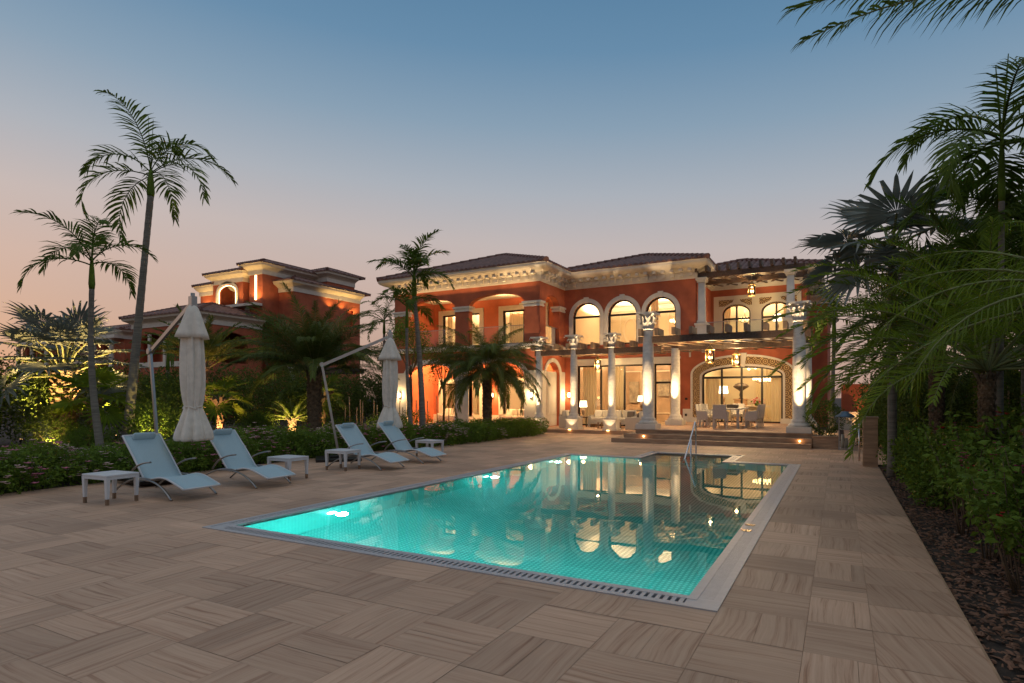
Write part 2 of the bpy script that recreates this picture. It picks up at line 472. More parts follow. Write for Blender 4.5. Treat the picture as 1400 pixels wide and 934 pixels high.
def tag(o, label=None, cat=None, group=None, kind=None):
    if label: o['label'] = label
    if cat: o['category'] = cat
    if group: o['group'] = group
    if kind: o['kind'] = kind
    return o
def thing(name, loc, label, cat, group=None, rz=0):
    o = bpy.data.objects.new(name, None); C.objects.link(o)
    o.location = loc; o.rotation_euler = (0, 0, rz); o.empty_display_size = .2
    ORG[o.name] = Vector(loc)
    return tag(o, label, cat, group)
def dup(root, loc, rz=0, label=None, group=None, scale=None):
    r = root.copy(); C.objects.link(r); r.location = loc; r.rotation_euler = (0, 0, rz)
    if scale: r.scale = scale if hasattr(scale, '__len__') else (scale,) * 3
    if label: r['label'] = label
    if group: r['group'] = group
    ORG[r.name] = Vector(loc)
    def rec(a, b):
        for ch in [o for o in a.children if o.name in bpy.data.objects]:
            c = ch.copy(); C.objects.link(c); c.parent = b; rec(ch, c)
    rec(root, r)
    return r
def struct(o): o['kind'] = 'structure'; return o

WARM = (1, .66, .30)
def lamp(kind, loc, power, col=WARM, r=.05, target=None, angle=60, blend=.6, size=None, parent=None, name=None):
    d = bpy.data.lights.new(name or 'lamp_light', kind); d.energy = power; d.color = col
    o = bpy.data.objects.new(name or 'lamp_light', d); C.objects.link(o)
    if kind == 'AREA':
        d.shape = 'RECTANGLE'; d.size = size[0]; d.size_y = size[1]
    else: d.shadow_soft_size = r
    if kind == 'SPOT': d.spot_size = R(angle); d.spot_blend = blend
    o.location = loc
    if target is not None:
        o.rotation_euler = (Vector(target) - Vector(loc)).to_track_quat('-Z', 'Y').to_euler()
    if parent:
        o.parent = parent; o.location = Vector(loc) - ORG.get(parent.name, Vector())
    return o

def front(Y): return lambda u, z, d: (u, Y + d, z)
def east(X): return lambda u, z, d: (X - d, u, z)      # wall that faces +X
def west(X): return lambda u, z, d: (X + d, u, z)
def rect(u0, u1, z0, z1): return [(u0, z0), (u1, z0), (u1, z1), (u0, z1)]
def arch(u0, u1, z0, zs, zc, n=14):
    """opening outline: upright sides to zs, then an elliptical head to zc"""
    c = (u0 + u1) / 2; a = (u1 - u0) / 2
    return [(u0, z0), (u1, z0)] + [(c + a * math.cos(math.pi * i / n), zs + (zc - zs) * math.sin(math.pi * i / n)) for i in range(n + 1)]
def arch_open(u0, u1, z0, zs, zc, n=14):
    """the same as an open path from left foot over the head to right foot"""
    p = arch(u0, u1, z0, zs, zc, n); return [p[0]] + p[2:][::-1] + [p[1]]
def arch_band(mb, u0, u1, z0, zs, zc, wd, mp, d0, d1, mi=0, n=14):
    mb.band(arch_open(u0, u1, z0, zs, zc, n), arch_open(u0 - wd, u1 + wd, z0, zs, zc + wd, n), mp, d0, d1, mi)

def rect_minus(r, holes):
    out = [r]
    for hx0, hx1, hy0, hy1 in holes:
        nxt = []
        for x0, x1, y0, y1 in out:
            if hx0 >= x1 or hx1 <= x0 or hy0 >= y1 or hy1 <= y0: nxt.append((x0, x1, y0, y1)); continue
            if x0 < hx0: nxt.append((x0, hx0, y0, y1))
            if x1 > hx1: nxt.append((hx1, x1, y0, y1))
            a, b = max(x0, hx0), min(x1, hx1)
            if y0 < hy0: nxt.append((a, b, y0, hy0))
            if y1 > hy1: nxt.append((a, b, hy1, y1))
        out = nxt
    return [q for q in out if q[1] - q[0] > 1e-4 and q[3] - q[2] > 1e-4]
def sheet(name, rects, z, m, kind='structure'):
    b = MB()
    for x0, x1, y0, y1 in rects: b.add([(x0, y0, z), (x1, y0, z), (x1, y1, z), (x0, y1, z)], [(0, 1, 2, 3)])
    o = b.build(name, m); o['kind'] = kind; return o

# ------------------------------------------------------------------ ground, deck and pool
POOL = [(-6.9, -.8, 4.66, 15.9), (-4.9, -2.3, 15.9, 17.7)]          # outer edge of the steel coping
INN = [(-6.64, -1.06, 4.93, 15.64), (-4.64, -2.56, 15.64, 17.44)]   # water
sheet('ground', rect_minus((-3000, 3000, -3000, 3000), POOL), -.06, M['soil'])
sheet('lawn', [(-23.5, -13.6, -6, 24.8)], -.035, M['lawn'])
sheet('planting_bed', [(-13.6, -12.2, -6, 24.8)], -.03, M['soil'])

def slabs(mb, x0, x1, y0, y1, z, holes=(), cell=.6):
    g = .0016
    nx = math.ceil((x1 - x0) / cell); ny = math.ceil((y1 - y0) / cell)
    for i in range(nx):
        for j in range(ny):
            a = x0 + i * cell; b = y0 + j * cell
            o = (i + j) % 2
            for h in range(2):
                if o: r = (a, a + cell, b + h * cell / 2, b + (h + 1) * cell / 2)
                else: r = (a + h * cell / 2, a + (h + 1) * cell / 2, b, b + cell)
                r = (r[0] + g, min(r[1] - g, x1), r[2] + g, min(r[3] - g, y1))
                if r[1] <= r[0] or r[3] <= r[2]: continue
                ou, ov = rnd.uniform(-50, 50), rnd.uniform(-50, 50); tn = rnd.random()
                if h and rnd.random() < .72: ou, ov, tn = lu, lv, lt
                lu, lv, lt = ou, ov, tn
                dz = rnd.uniform(-.0012, .0012)
                rot = rnd.uniform(-.16, .16)
                for q in rect_minus(r, holes):
                    vs = [(q[0], q[2]), (q[1], q[2]), (q[1], q[3]), (q[0], q[3])]
                    fi = len(mb.f)
                    mb.add([(x, y, z + dz) for x, y in vs], [(0, 1, 2, 3)])
                    uv = [((x - a), (y - b)) if o else ((y - b), (x - a)) for x, y in vs]
                    mb.uv[fi] = [(u + rot * v + ou, v + rot * u * .3 + ov) for u, v in uv]
                    mb.tone[fi] = tn
deck = MB()
slabs(deck, -12.2, .2, -3.6, 25.4, 0, POOL)
# border course along the mulch bed, laid lengthwise
for j in range(34):
    y0 = -3.6 + j * .6
    fi = len(deck.f); q = (.2025, .795, y0 + .0025, y0 + .5975)
    deck.add([(q[0], q[2], 0), (q[1], q[2], 0), (q[1], q[3], 0), (q[0], q[3], 0)], [(0, 1, 2, 3)])
    ou, ov = rnd.uniform(-50, 50), rnd.uniform(-50, 50)
    deck.uv[fi] = [(y + ou, x + .25 * y + ov) for x, y in ((q[0], 0), (q[1], 0), (q[1], .6), (q[0], .6))]; deck.tone[fi] = rnd.random()
slabs(deck, .2, 1.4, 16.8, 34, 0)
o = deck.build('pool_deck', M['slab']); struct(o)
sheet('deck_joints', rect_minus((-12.2, .8, -3.6, 25.4), POOL) + [(.2, 1.4, 16.8, 34)], -.004, M['grout'])
b = MB(); b.box(.795, .81, -3.6, 16.2, -.06, .002); b.box(-12.215, -12.2, -3.6, 25.4, -.06, .002); struct(b.build('deck_edging', M['stone']))

pool = thing('swimming_pool', (-3.85, 10.3, 0), 'long turquoise steel swimming pool with lit water and silver overflow edge', 'swimming pool')
b = MB(); D = -1.25
(ax0, ax1, ay0, ay1), (nx0, nx1, ny0, ny1) = INN
b.add([(ax0, ay0, D), (ax1, ay0, D), (ax1, ay1, D), (ax0, ay1, D)], [(0, 1, 2, 3)], 1)
def wallq(x0, y0, x1, y1, z0=D, z1=-.02): b.add([(x0, y0, z0), (x1, y1, z0), (x1, y1, z1), (x0, y0, z1)], [(0, 1, 2, 3)])
wallq(ax0, ay0, ax1, ay0); wallq(ax1, ay0, ax1, ay1); wallq(ax1, ay1, nx1, ay1); wallq(nx1, ny0, nx1, ny1); wallq(nx1, ny1, nx0, ny1)
wallq(nx0, ny1, nx0, ny0); wallq(nx0, ay1, ax0, ay1); wallq(ax0, ay1, ax0, ay0)
for k in range(5):                                                   # steps in the bay at the far end
    b.box(nx0 + .002, nx1 - .002, ny1 - .36 * (k + 1), ny1 - .002 - .36 * k, D + .002, -.22 * (k + 1))
b.build('basin', [M['pool'], M['poolfloor']], pool)
def ring(mb, o_in, o_out, z0, z1, mi=0):
    """steel strip between two offsets of the water edge, around the pool and its bay"""
    pts = [(ax0, ay0), (ax0, ay1), (nx0, ay1), (nx0, ny1), (nx1, ny1), (nx1, ay1), (ax1, ay1), (ax1, ay0)]
    sx = [-1, -1, -1, -1, 1, 1, 1, 1]; sy = [-1, 1, 1, 1, 1, 1, 1, -1]
    A = [(p[0] + i * o_in, p[1] + j * o_in) for p, i, j in zip(pts, sx, sy)]
    B = [(p[0] + i * o_out, p[1] + j * o_out) for p, i, j in zip(pts, sx, sy)]
    o = len(mb.v); n = 8
    for z in (z0, z1):
        mb.v += [(x, y, z) for x, y in A] + [(x, y, z) for x, y in B]
    for i in range(n):
        k = (i + 1) % n
        for f in ((o + 16 + i, o + 16 + k, o + 24 + k, o + 24 + i), (o + i, o + k, o + 16 + k, o + 16 + i), (o + 8 + i, o + 24 + i, o + 24 + k, o + 8 + k)):
            mb.f.append(f); mb.mi.append(mi)
b = MB(); ring(b, 0, .075, -.12, .006); ring(b, .195, .262, -.12, .008); b.build('coping', M['steel'], pool, recalc=True)
b = MB(); ring(b, .07, .2, -.09, -.085); b.build('channel', M['steel_dark'], pool)
b = MB()
def grate(x0, y0, x1, y1, step, wid, tx, ty):
    L = math.hypot(x1 - x0, y1 - y0); n = int(L / step); dx, dy = (x1 - x0) / L, (y1 - y0) / L
    for k in range(n):
        c = (x0 + dx * (k + .5) * step, y0 + dy * (k + .5) * step)
        b.bar((c[0] + tx * .076, c[1] + ty * .076, -.006), (c[0] + tx * .194, c[1] + ty * .194, -.006), wid, .02)
grate(ax0, ay0, ax1, ay0, .062, .034, 0, -1); grate(ax0, ay0, ax0, ay1, .05, .034, -1, 0)
grate(ax1, ay0, ax1, ay1, .03, .026, 1, 0); grate(ax0, ay1, nx0, ay1, .04, .03, 0, 1); grate(nx1, ay1, ax1, ay1, .04, .03, 0, 1)
grate(nx0, ny1, nx1, ny1, .04, .03, 0, 1); grate(nx0, ny0 + .2, nx0, ny1, .04, .03, -1, 0); grate(nx1, ny0 + .2, nx1, ny1, .04, .03, 1, 0)
for cx, sx in ((ax0, -1), (ax1, 1)):
    for cy_, sy in ((ay0, -1), (ay1, 1)): b.box(min(cx, cx + sx * .2), max(cx, cx + sx * .2), min(cy_ + sy * .072, cy_ + sy * .2), max(cy_ + sy * .072, cy_ + sy * .2), -.03, .003); b.box(min(cx + sx * .072, cx + sx * .2), max(cx + sx * .072, cx + sx * .2), min(cy_ - sy * .05, cy_ + sy * .0718), max(cy_ - sy * .05, cy_ + sy * .0718), -.03, .003)
b.build('grating', M['steel'], pool)
b = MB()                                                              # two small brass depth marks let into the right edge
for y in (7.62, 7.98):
    b.box(ax1 + .03, ax1 + .13, y, y + .03, .005, .0105); b.box(ax1 + .02, ax1 + .11, y + .06, y + .09, .005, .0105)
    b.box(ax1 + .115, ax1 + .14, y + .02, y + .1, .005, .0105)
build_each(b, 'depth_mark', mat('brass_mark', (.7, .5, .25), .3, metal=.7), pool)
for (x, y, tx, ty, p) in [(ax0, 6.55, 1, .15, 135), (ax0, 11.0, 1, 0, 115), (ax0, 14.3, 1, 0, 110), (-5.5, ay0, 0, 1, 95), (-3.6, ay0, 0, 1, 120), (-1.9, ay0, 0, 1, 120)]:  # near-wall lamps and the farthest one are added to brighten the water
    b = MB(); b.tube([(x + tx * .002, y + (ty > .5) * .002, -.5), (x + (tx > .5) * .03, y + (ty > .5) * .03, -.5)], .09, 16)
    b.build('pool_light_and_fill', M['poollight'], pool)
    lamp('POINT', (x + (.22 if tx > .5 else 0), y + (.22 if ty > .5 else 0), -.5), p, (.5, .99, .98), .09, parent=pool, name='pool_lamp_and_fill_light')
b = MB()
b.add([(ax0, ay0, -.012), (ax1, ay0, -.012), (ax1, ay1, -.012), (nx1, ay1, -.012), (nx1, ny1, -.012), (nx0, ny1, -.012), (nx0, ay1, -.012), (ax0, ay1, -.012)], [tuple(range(8))])
struct(b.build('water', M['water']))

hr = thing('pool_handrail', (-3.6, 17.6, 0), 'polished steel handrail standing at the far pool steps', 'handrail')
b = MB()
for x in (-3.6,):
    b.tube([(x, 17.62, 0), (x, 17.62, .75), (x, 17.6, .86), (x, 17.54, .92), (x, 17.46, .90), (x, 17.3, .76), (x, 16.2, -.02), (x, 16.05, -.2), (x, 16.05, -.9)], .022, 10)
b.build('rail', M['chrome'], hr)
b = MB(); b.tube([(-3.6, 16.95, .45), (-3.6, 16.95, -.7)], .02, 10); b.build('post', M['chrome'], hr)
# ------------------------------------------------------------------ terraces and steps
T1, T2 = .45, .15
b = MB()
slabs(b, -6.55, -.75, 21.5, 29.3, T1, cell=.8)
struct(b.build('terrace_paving', M['slab']))
b = MB(); b.box(-6.55, -.75, 21.5, 29.25, -.05, T1 - .005); b.box(-6.58, -.72, 21.47, 21.6, T1 - .04, T1 - .002)
struct(b.build('terrace', M['stone']))
b = MB()
b.box(-6.9, -.75, 21.15, 21.497, -.05, .30); b.box(-6.9, -6.553, 21.5, 25.4, -.05, .30)
b.box(-7.25, -.75, 20.8, 21.147, -.05, .15); b.box(-7.25, -6.903, 21.15, 25.4, -.05, .15)
struct(b.build('terrace_steps', M['stone'], bevel=.008))
b = MB(); slabs(b, -22.5, -6.56, 25.15, 29.3, T2, cell=.8); struct(b.build('lower_terrace_paving', M['slab']))
b = MB(); b.box(-22.5, -7.26, 25.13, 29.6, -.05, T2 - .005); struct(b.build('lower_terrace', M['stone']))

# ------------------------------------------------------------------ the villa
VO = (-10, 29.3, 0)
villa = thing('villa', VO, 'large terracotta red villa with white trim, arched windows and tiled hip roofs facing the pool', 'villa')
T = .35
UF = 4.27                                                              # upper floor level
WT = 7.3                                                               # underside of the cornice
def wall(outer, holes, mp, d0=0, d1=T, m='red', name='wall'):
    b = MB(); b.panel(outer, holes, mp, d0, d1); return b.build(name, M[m], villa)
def parts(b, name, m, **k): return build_each(b, name, M[m], villa, **k)
def part(b, name, m, **k): return b.build(name, M[m] if isinstance(m, str) else m, villa, **k)

# left wing: loggias on both floors
FY = 26.3
fL = front(FY)
LA = [(-20.95, -17.75), (-16.9, -13.65)]
wall(rect(-21.8, -12.8, 0, UF), [arch(a, c, T2 + .01, 2.75, 3.42) for a, c in LA], fL)
wall(rect(-21.8, -12.8, UF, WT + .3), [arch(a, c, UF + .02, 6.36, 6.88) for a, c in LA], fL)
eL = east(-12.8)
wall(rect(FY + T, 29.3, 0, UF), [arch(26.95, 28.65, T2 + .01, 2.75, 3.42)], eL)
wall(rect(FY + T, 29.3, UF, WT + .3), [arch(26.98, 28.62, UF + .02, 6.36, 6.8)], eL)
wall(rect(FY + T, 36.5, 0, WT + .3), [], west(-21.8))
# white cladding of the lower piers, arch bands
b = MB()
for u0, u1 in ((-21.83, -20.95), (-17.75, -16.9), (-13.65, -12.77)):
    b.box(u0, u1, FY - .035, FY + T - .02, T2, 2.95)
    b.box(u0 - .04, u1 + .04, FY - .08, FY + T - .02, T2, .62); b.box(u0 - .03, u1 + .03, FY - .07, FY - .03, 2.82, 2.95)
b.box(-12.805, -12.765, FY + .002, 26.95, T2, 2.95); b.box(-12.805, -12.765, 28.65, 29.3, T2, 2.95)
parts(b, 'pier_cladding', 'white', recalc=True)
b = MB()
for a, c in LA: arch_band(b, a, c, 2.75, 2.76, 3.42, .24, fL, -.05, T - .01)
arch_band(b, 26.95, 28.65, 2.75, 2.76, 3.42, .2, eL, -.05, T - .01)
parts(b, 'arch_trim', 'white', recalc=True)
# upper pier capitals
b = MB()
for u0, u1 in ((-21.8, -20.95), (-17.75, -16.9), (-13.65, -12.8)):
    for e, z0, z1 in ((.06, 6.1, 6.18), (.03, 6.18, 6.26), (.1, 6.26, 6.36)): b.box(u0 - e, u1 + e, FY - e, FY + T + e, z0, z1)
for e, z0, z1 in ((.06, 6.1, 6.18), (.03, 6.18, 6.26), (.1, 6.26, 6.36)): b.box(-12.8 - T - e, -12.8 + e, 28.62 - e, 29.3 - .003, z0, z1)
parts(b, 'pier_capital', 'white')
b = MB()
b.sweep([(0, 4.03), (.1, 4.05), (.1, 4.1), (.16, 4.14), (.16, 4.27), (.02, 4.29), (0, 4.29)], [(-21.8, 33), (-21.8, FY), (-12.8, FY), (-12.8, 29.3)])
part(b, 'balcony_band', 'white', recalc=True)
b = MB(); b.box(-21.45, -13.15, FY + T, 29.5, 4.05, UF); part(b, 'balcony_slab', 'ceiling')
b = MB(); b.box(-21.45, -13.15, FY + T, 29.5, 7.2, 7.3); part(b, 'loggia_ceiling', 'ceiling')
DR = [(-20.79, -18.2), (-16.65, -14.1)]
wall(rect(-21.45, -13.15, 0, 7.25), [rect(a, c, T2 + .01, 2.45) for a, c in DR] + [rect(a, c, UF + .02, 6.5) for a, c in DR], front(29.5), 0, .3)
b = MB()
for a, c in DR:
    for z0, z1 in ((T2, 2.45), (UF, 6.5)):
        b.band([(a, z0), (a, z1), (c, z1), (c, z0)], [(a - .27, z0), (a - .27, z1 + .27), (c + .27, z1 + .27), (c + .27, z0)], front(29.5), -.06, .1)
    b.box((a + c) / 2 - .2, (a + c) / 2 + .2, 29.4, 29.5, 6.5, 6.86)
parts(b, 'door_surround', 'white', recalc=True)
b = MB(); b.box(-21.45, -13.15, 29.46, 29.497, T2, .62); parts(b, 'skirting', 'white')

def sliding_door(u0, u1, z0, z1, Y, panels=2, name='window', arched=None, transom=None):
    """dark metal frame with glass; returns the frame"""
    b = MB(); f = .075
    if arched:
        zs, zc = arched
        b.band(arch_open(u0 + f, u1 - f, z0 + f, zs, zc - f), arch_open(u0, u1, z0, zs, zc), front(Y), .1, .18)
        b.box(u0, u1, Y + .1, Y + .18, z0, z0 + f)
    else:
        b.band([(u0 + f, z0), (u0 + f, z1 - f), (u1 - f, z1 - f), (u1 - f, z0)], [(u0, z0), (u0, z1), (u1, z1), (u1, z0)], front(Y), .1, .18)
        b.box(u0 + f, u1 - f, Y + .1, Y + .18, z0, z0 + f)
    for k in range(1, panels):
        u = u0 + (u1 - u0) * k / panels; h = z1 if not arched else zs + (zc - zs) * math.sqrt(max(0, 1 - ((u - (u0 + u1) / 2) / ((u1 - u0) / 2)) ** 2))
        b.box(u - .045, u + .045, Y + .095, Y + .185, z0 + f, h - f + .01)
    if transom: b.box(u0 + .02, u1 - .02, Y + .09, Y + .19, transom - .05, transom + .05)
    fr = b.build(name, M['black'], villa, recalc=True)
    g = MB(); pts = arch(u0 + .03, u1 - .03, z0 + .03, zs, zc - .03) if arched else rect(u0 + .03, u1 - .03, z0 + .03, z1 - .03)
    g.add([(u, Y + .14, z) for u, z in pts], [tuple(range(len(pts)))])
    g.build('pane', M['glass'], fr)
    return fr
for a, c in DR:
    sliding_door(a, c, T2, 2.45, 29.5, name='glass_door'); sliding_door(a, c, UF, 6.5, 29.5, name='glass_door')

# middle: three round-headed windows over a wide glass wall
MY = 29.3; fM = front(MY)
AW = [(-12.3, -10.8, 6.56), (-10.36, -8.86, 6.56), (-8.42, -6.92, 6.56)]
wall(rect(-12.8, -6.0, 0, WT + .3), [rect(-12.05, -7.0, T2 + .01, 3.27)] + [arch(a, c, UF + .05, z - .75, z) for a, c, z in AW], fM)
b = MB()
for a, c, z in AW:
    arch_band(b, a, c, UF + .05, z - .75, z, .21, fM, -.07, .12, n=20)
    b.panel([((a + c) / 2 - .09, z - .02), ((a + c) / 2 + .09, z - .02), ((a + c) / 2 + .13, z + .26), ((a + c) / 2 - .13, z + .26)], [], fM, -.11, .05)
parts(b, 'window_surround', 'white', recalc=True)
for a, c, z in AW: sliding_door(a, c, UF + .05, z, MY, 1, 'arched_window', (z - .75, z), 5.82)
b = MB()
b.box(-12.3, -6.75, MY - .09, MY + .05, 3.27, 3.56); b.box(-12.36, -6.7, MY - .13, MY - .005, 3.5, 3.6)
for u0, u1 in ((-12.3, -12.05), (-7.0, -6.75), (-8.28, -8.0)): b.box(u0, u1, MY - .06, MY + .08, T2, 3.27)
parts(b, 'glass_wall_surround', 'white')
sliding_door(-12.05, -8.28, T2, 3.27, MY, 3, 'glass_wall'); sliding_door(-8.0, -7.0, T2, 3.27, MY, 1, 'glass_wall', transom=2.35)

# right wing: arched terrace door below, recessed balcony room above
SY = 33.2; fR = front(SY)
wall(rect(-6.0, -1.4, 0, UF), [arch(-5.7, -2.2, T1 + .01, 2.62, 3.06)], fM)
b = MB(); arch_band(b, -5.7, -2.2, T1, 2.62, 3.06, .10, fM, -.07, .1, n=24); arch_band(b, -6.13, -1.77, T1, 2.72, 3.5, .10, fM, -.07, .05, n=24)
b.panel([(-4.1, 3.02), (-3.8, 3.02), (-3.7, 3.66), (-4.2, 3.66)], [], fM, -.14, .02)
b.box(-6.23, -5.6, MY - .085, MY - .005, T1, T1 + .22); b.box(-2.3, -1.67, MY - .085, MY - .005, T1, T1 + .22)
parts(b, 'door_arch_trim', 'white', recalc=True)
b = MB(); b.band(arch_open(-5.8, -2.1, T1 + .22, 2.62, 3.16, 24), arch_open(-6.13, -1.77, T1 + .22, 2.72, 3.5, 24), fM, -.035, .05); part(b, 'ornate_band', 'orn', recalc=True)
sliding_door(-5.7, -2.2, T1, 3.06, MY, 4, 'terrace_door', (2.62, 3.06), 2.55)
b = MB(); b.box(-6.6, -6.23, MY - .03, MY - .003, T1, T1 + .62); b.box(-1.67, -1.4, MY - .03, MY - .003, T1, T1 + .62); parts(b, 'skirting', 'white')
b = MB(); b.box(-6.0, -1.4, MY + .01, SY, 4.05, UF - .02); b.box(-6.0, -1.36, MY - .05, MY + .008, 4.0, UF + .03); part(b, 'balcony_slab', 'white')
wall(rect(MY + T, 40, UF, WT + .3), [], east(-6.0))
wall(rect(MY + T, SY, 0, UF), [], east(-1.4))
UW = [(-5.42, -4.02), (-3.5, -2.1)]
wall(rect(-6.0, -1.4, UF, WT + .3), [arch(a, c, UF + .02, 6.0, 6.5) for a, c in UW], fR)
wall(rect(SY + T, 42, 0, WT + .3), [], east(-1.4))
wall(rect(SY, 37.4, 0, 3.0), [], east(-1.399), 0, .3)
wall(rect(-1.4, -.55, 0, 6.9), [], front(37)); wall(rect(37 + T, 50, 0, 6.9), [rect(38.5, 39.8, 4.6, 6.2)], east(-.55))
b = MB()
b.panel(rect(-5.85, -1.65, UF, 6.95), [arch(a, c, UF + .02, 6.0, 6.5) for a, c in UW] + [[(-5.6, 6.42), (-5.3, 6.42), (-4.9, 6.62), (-4.85, 6.75), (-5.6, 6.75)], [(-4.55, 6.75), (-4.5, 6.62), (-4.1, 6.42), (-3.95, 6.42), (-3.95, 6.75)],
         [(-3.6, 6.75), (-3.6, 6.42), (-3.4, 6.42), (-3.05, 6.6), (-3.0, 6.75)], [(-2.6, 6.75), (-2.55, 6.6), (-2.15, 6.42), (-1.85, 6.42), (-1.85, 6.75)]], fR, -.05, -.003)
parts(b, 'window_surround', 'cream', recalc=True)
b = MB(); b.box(-5.7, -1.8, SY - .02, SY - .004, 6.38, 6.8); part(b, 'ornate_band', 'orn')
for a, c in UW: sliding_door(a, c, UF, 6.5, SY, 2, 'arched_window', (6.0, 6.5), 5.75)
b = MB(); b.box(-5.95, -1.45, MY + .3, SY, 7.22, 7.3); 
# cornice all around
CP = [(-21.8, 37), (-21.8, FY), (-12.8, FY), (-12.8, MY), (-6.0, MY), (-6.0, SY), (-1.4, SY), (-1.4, 43)]
b = MB()
b.sweep([(0, WT), (.05, WT), (.05, WT + .05), (.08, WT + .05), (.08, WT + .3), (.14, WT + .34), (.2, WT + .42), (.46, WT + .5), (.6, WT + .58), (.66, WT + .66), (.66, WT + .74), (.7, WT + .78), (0, WT + .78)], CP)
part(b, 'cornice', 'white', recalc=True)
b = MB()
for i in range(len(CP) - 1):
    p, q = Vector(CP[i]), Vector(CP[i + 1]); L = (q - p).length; h = (q - p) / L; nn = Vector((h.y, -h.x)); k = int(L / .42)
    if i == 5: continue
    for j in range(k):
        c = p + h * (j + .5) * L / k
        b.bar((c.x + nn.x * .07, c.y + nn.y * .07, WT + .2), (c.x + nn.x * .2, c.y + nn.y * .2, WT + .2), .17, .16)
        b.bar((c.x + nn.x * .07, c.y + nn.y * .07, WT + .34), (c.x + nn.x * .4, c.y + nn.y * .4, WT + .4), .17, .13)
parts(b, 'dentil', 'white')
b = MB(); b.sweep([(0, 6.75), (.06, 6.75), (.06, 6.95), (.4, 7.1), (.45, 7.2), (0, 7.2)], [(-1.4, 37), (-.55, 37), (-.55, 50)]); part(b, 'cornice', 'white', recalc=True)

# barrel tile roofs
def hip(mb, x0, x1, y0, y1, z0, s, sides='fblr', pitch=.27):
    W, L = x1 - x0, y1 - y0; ru = min(W, L) / 2
    def slope(ax, ay, hx, hy, ix, iy, length):
        n = max(1, int(length / pitch)); pw = length / n
        for k in range(n):
            prof = []
            for t, hh in ((0, 0), (.12, .045), (.3, .085), (.5, .1), (.7, .085), (.88, .045), (1, 0)):
                prof.append(((k + t) * pw, hh))
            o = len(mb.v)
            for u, hh in prof:
                run = max(.0, min(u, length - u, ru))
                for fr in (0, .25, .5, .75, 1):
                    d = run * fr
                    mb.v.append((ax + hx * u + ix * d, ay + hy * u + iy * d, z0 + s * d + hh + (.03 if fr else 0) * 0))
            for i in range(6):
                for j in range(4):
                    mb.sm.add(len(mb.f)); mb.mi.append(0)
                    mb.f.append((o + i * 5 + j, o + (i + 1) * 5 + j, o + (i + 1) * 5 + j + 1, o + i * 5 + j + 1))
            c = len(mb.v)
            mb.v += [(ax + hx * u, ay + hy * u, z0 + hh) for u, hh in prof] + [(ax + hx * u, ay + hy * u, z0 - .02) for u, hh in prof]
            for i in range(6):
                mb.f.append((c + i, c + i + 1, c + 7 + i + 1, c + 7 + i)); mb.mi.append(0)
    if 'f' in sides: slope(x0, y0, 1, 0, 0, 1, W)
    if 'b' in sides: slope(x1, y1, -1, 0, 0, -1, W)
    if 'l' in sides: slope(x0, y1, 0, -1, 1, 0, L)
    if 'r' in sides: slope(x1, y0, 0, 1, -1, 0, L)
    cs = [(x0, y0, 1, 1), (x1, y0, -1, 1), (x1, y1, -1, -1), (x0, y1, 1, -1)]
    top = []
    for cx, cy_, dx, dy in cs:
        e = (cx + dx * ru, cy_ + dy * ru, z0 + s * ru); top.append(e)
        N = 14
        for i in range(N):
            p = Vector((cx, cy_, z0 + .06)).lerp(Vector(e) + Vector((0, 0, .06)), i / N); q = Vector((cx, cy_, z0 + .06)).lerp(Vector(e) + Vector((0, 0, .06)), (i + 1.06) / N)
            mb.tube([p, q], [.13, .1], 8)
    mb.tube([Vector(top[0]) + Vector((0, 0, .05)), Vector(top[1 if W > L else 3]) + Vector((0, 0, .05))], .12, 8)
RZ = WT + .79
b = MB(); hip(b, -22.5, -12.1, 25.6, 37, RZ, .36); hip(b, -13.5, -5.3, 28.6, 38, RZ, .33); hip(b, -9, -.7, 32.5, 43, RZ, .33)
hip(b, -5, -.08, 36.5, 50, 7.22, .33)
part(b, 'roof', 'rooffl')

# glass balustrades
def balustrade(p, q, z0, h=.95, name='balustrade'):
    b = MB(); p = Vector((*p, z0)); q = Vector((*q, z0)); L = (q - p).length
    b.bar(p + Vector((0, 0, h)), q + Vector((0, 0, h)), .045, .03); b.bar(p + Vector((0, 0, .05)), q + Vector((0, 0, .05)), .05, .06)
    o = b.build(name, M['alu'], villa)
    g = MB(); g.bar(p + Vector((0, 0, .08 + (h - .1) / 2)), q + Vector((0, 0, .08 + (h - .1) / 2)), .012, h - .12); g.build('pane', M['rail_glass'], o)
for a, c in LA: balustrade((a, FY + .12), (c, FY + .12), UF)
balustrade((-12.92, 26.98), (-12.92, 28.62), UF)
balustrade((-5.5, MY + .1), (-2.1, MY + .1), UF, .9)
balustrade((-1.5, MY + .3), (-1.5, SY), UF, .9)

# rooms behind the glass
def room(x0, x1, y0, y1, z0, z1, wall_m='cream', floor_m='woodfloor'):
    b = MB(); b.box(x0 - .1, x0, y0, y1, z0, z1); b.box(x1, x1 + .1, y0, y1, z0, z1); b.box(x0 - .1, x1 + .1, y1, y1 + .1, z0, z1)
    part(b, 'room_wall', wall_m)
    b = MB(); b.box(x0 - .1, x1 + .1, y0, y1 + .1, z0 - .1, z0); part(b, 'room_floor', floor_m)
    b = MB(); b.box(x0 - .1, x1 + .1, y0, y1 + .1, z1, z1 + .1); part(b, 'room_ceiling', 'ceiling')
room(-21.3, -17.4, 29.82, 33.5, T2, 3.9); room(-17.2, -13.3, 29.82, 33.5, T2, 3.9)
room(-21.3, -17.4, 29.82, 33.5, UF, 7.15); room(-17.2, -13.3, 29.82, 33.5, UF, 7.15)
room(-12.6, -6.3, 29.67, 36.5, T2, 3.95, 'taupe'); room(-12.6, -6.15, 29.67, 36, UF, 7.2)
room(-5.95, -1.78, 29.67, 35.5, T1, 3.95); room(-5.85, -1.78, 33.57, 38, UF, 7.2)
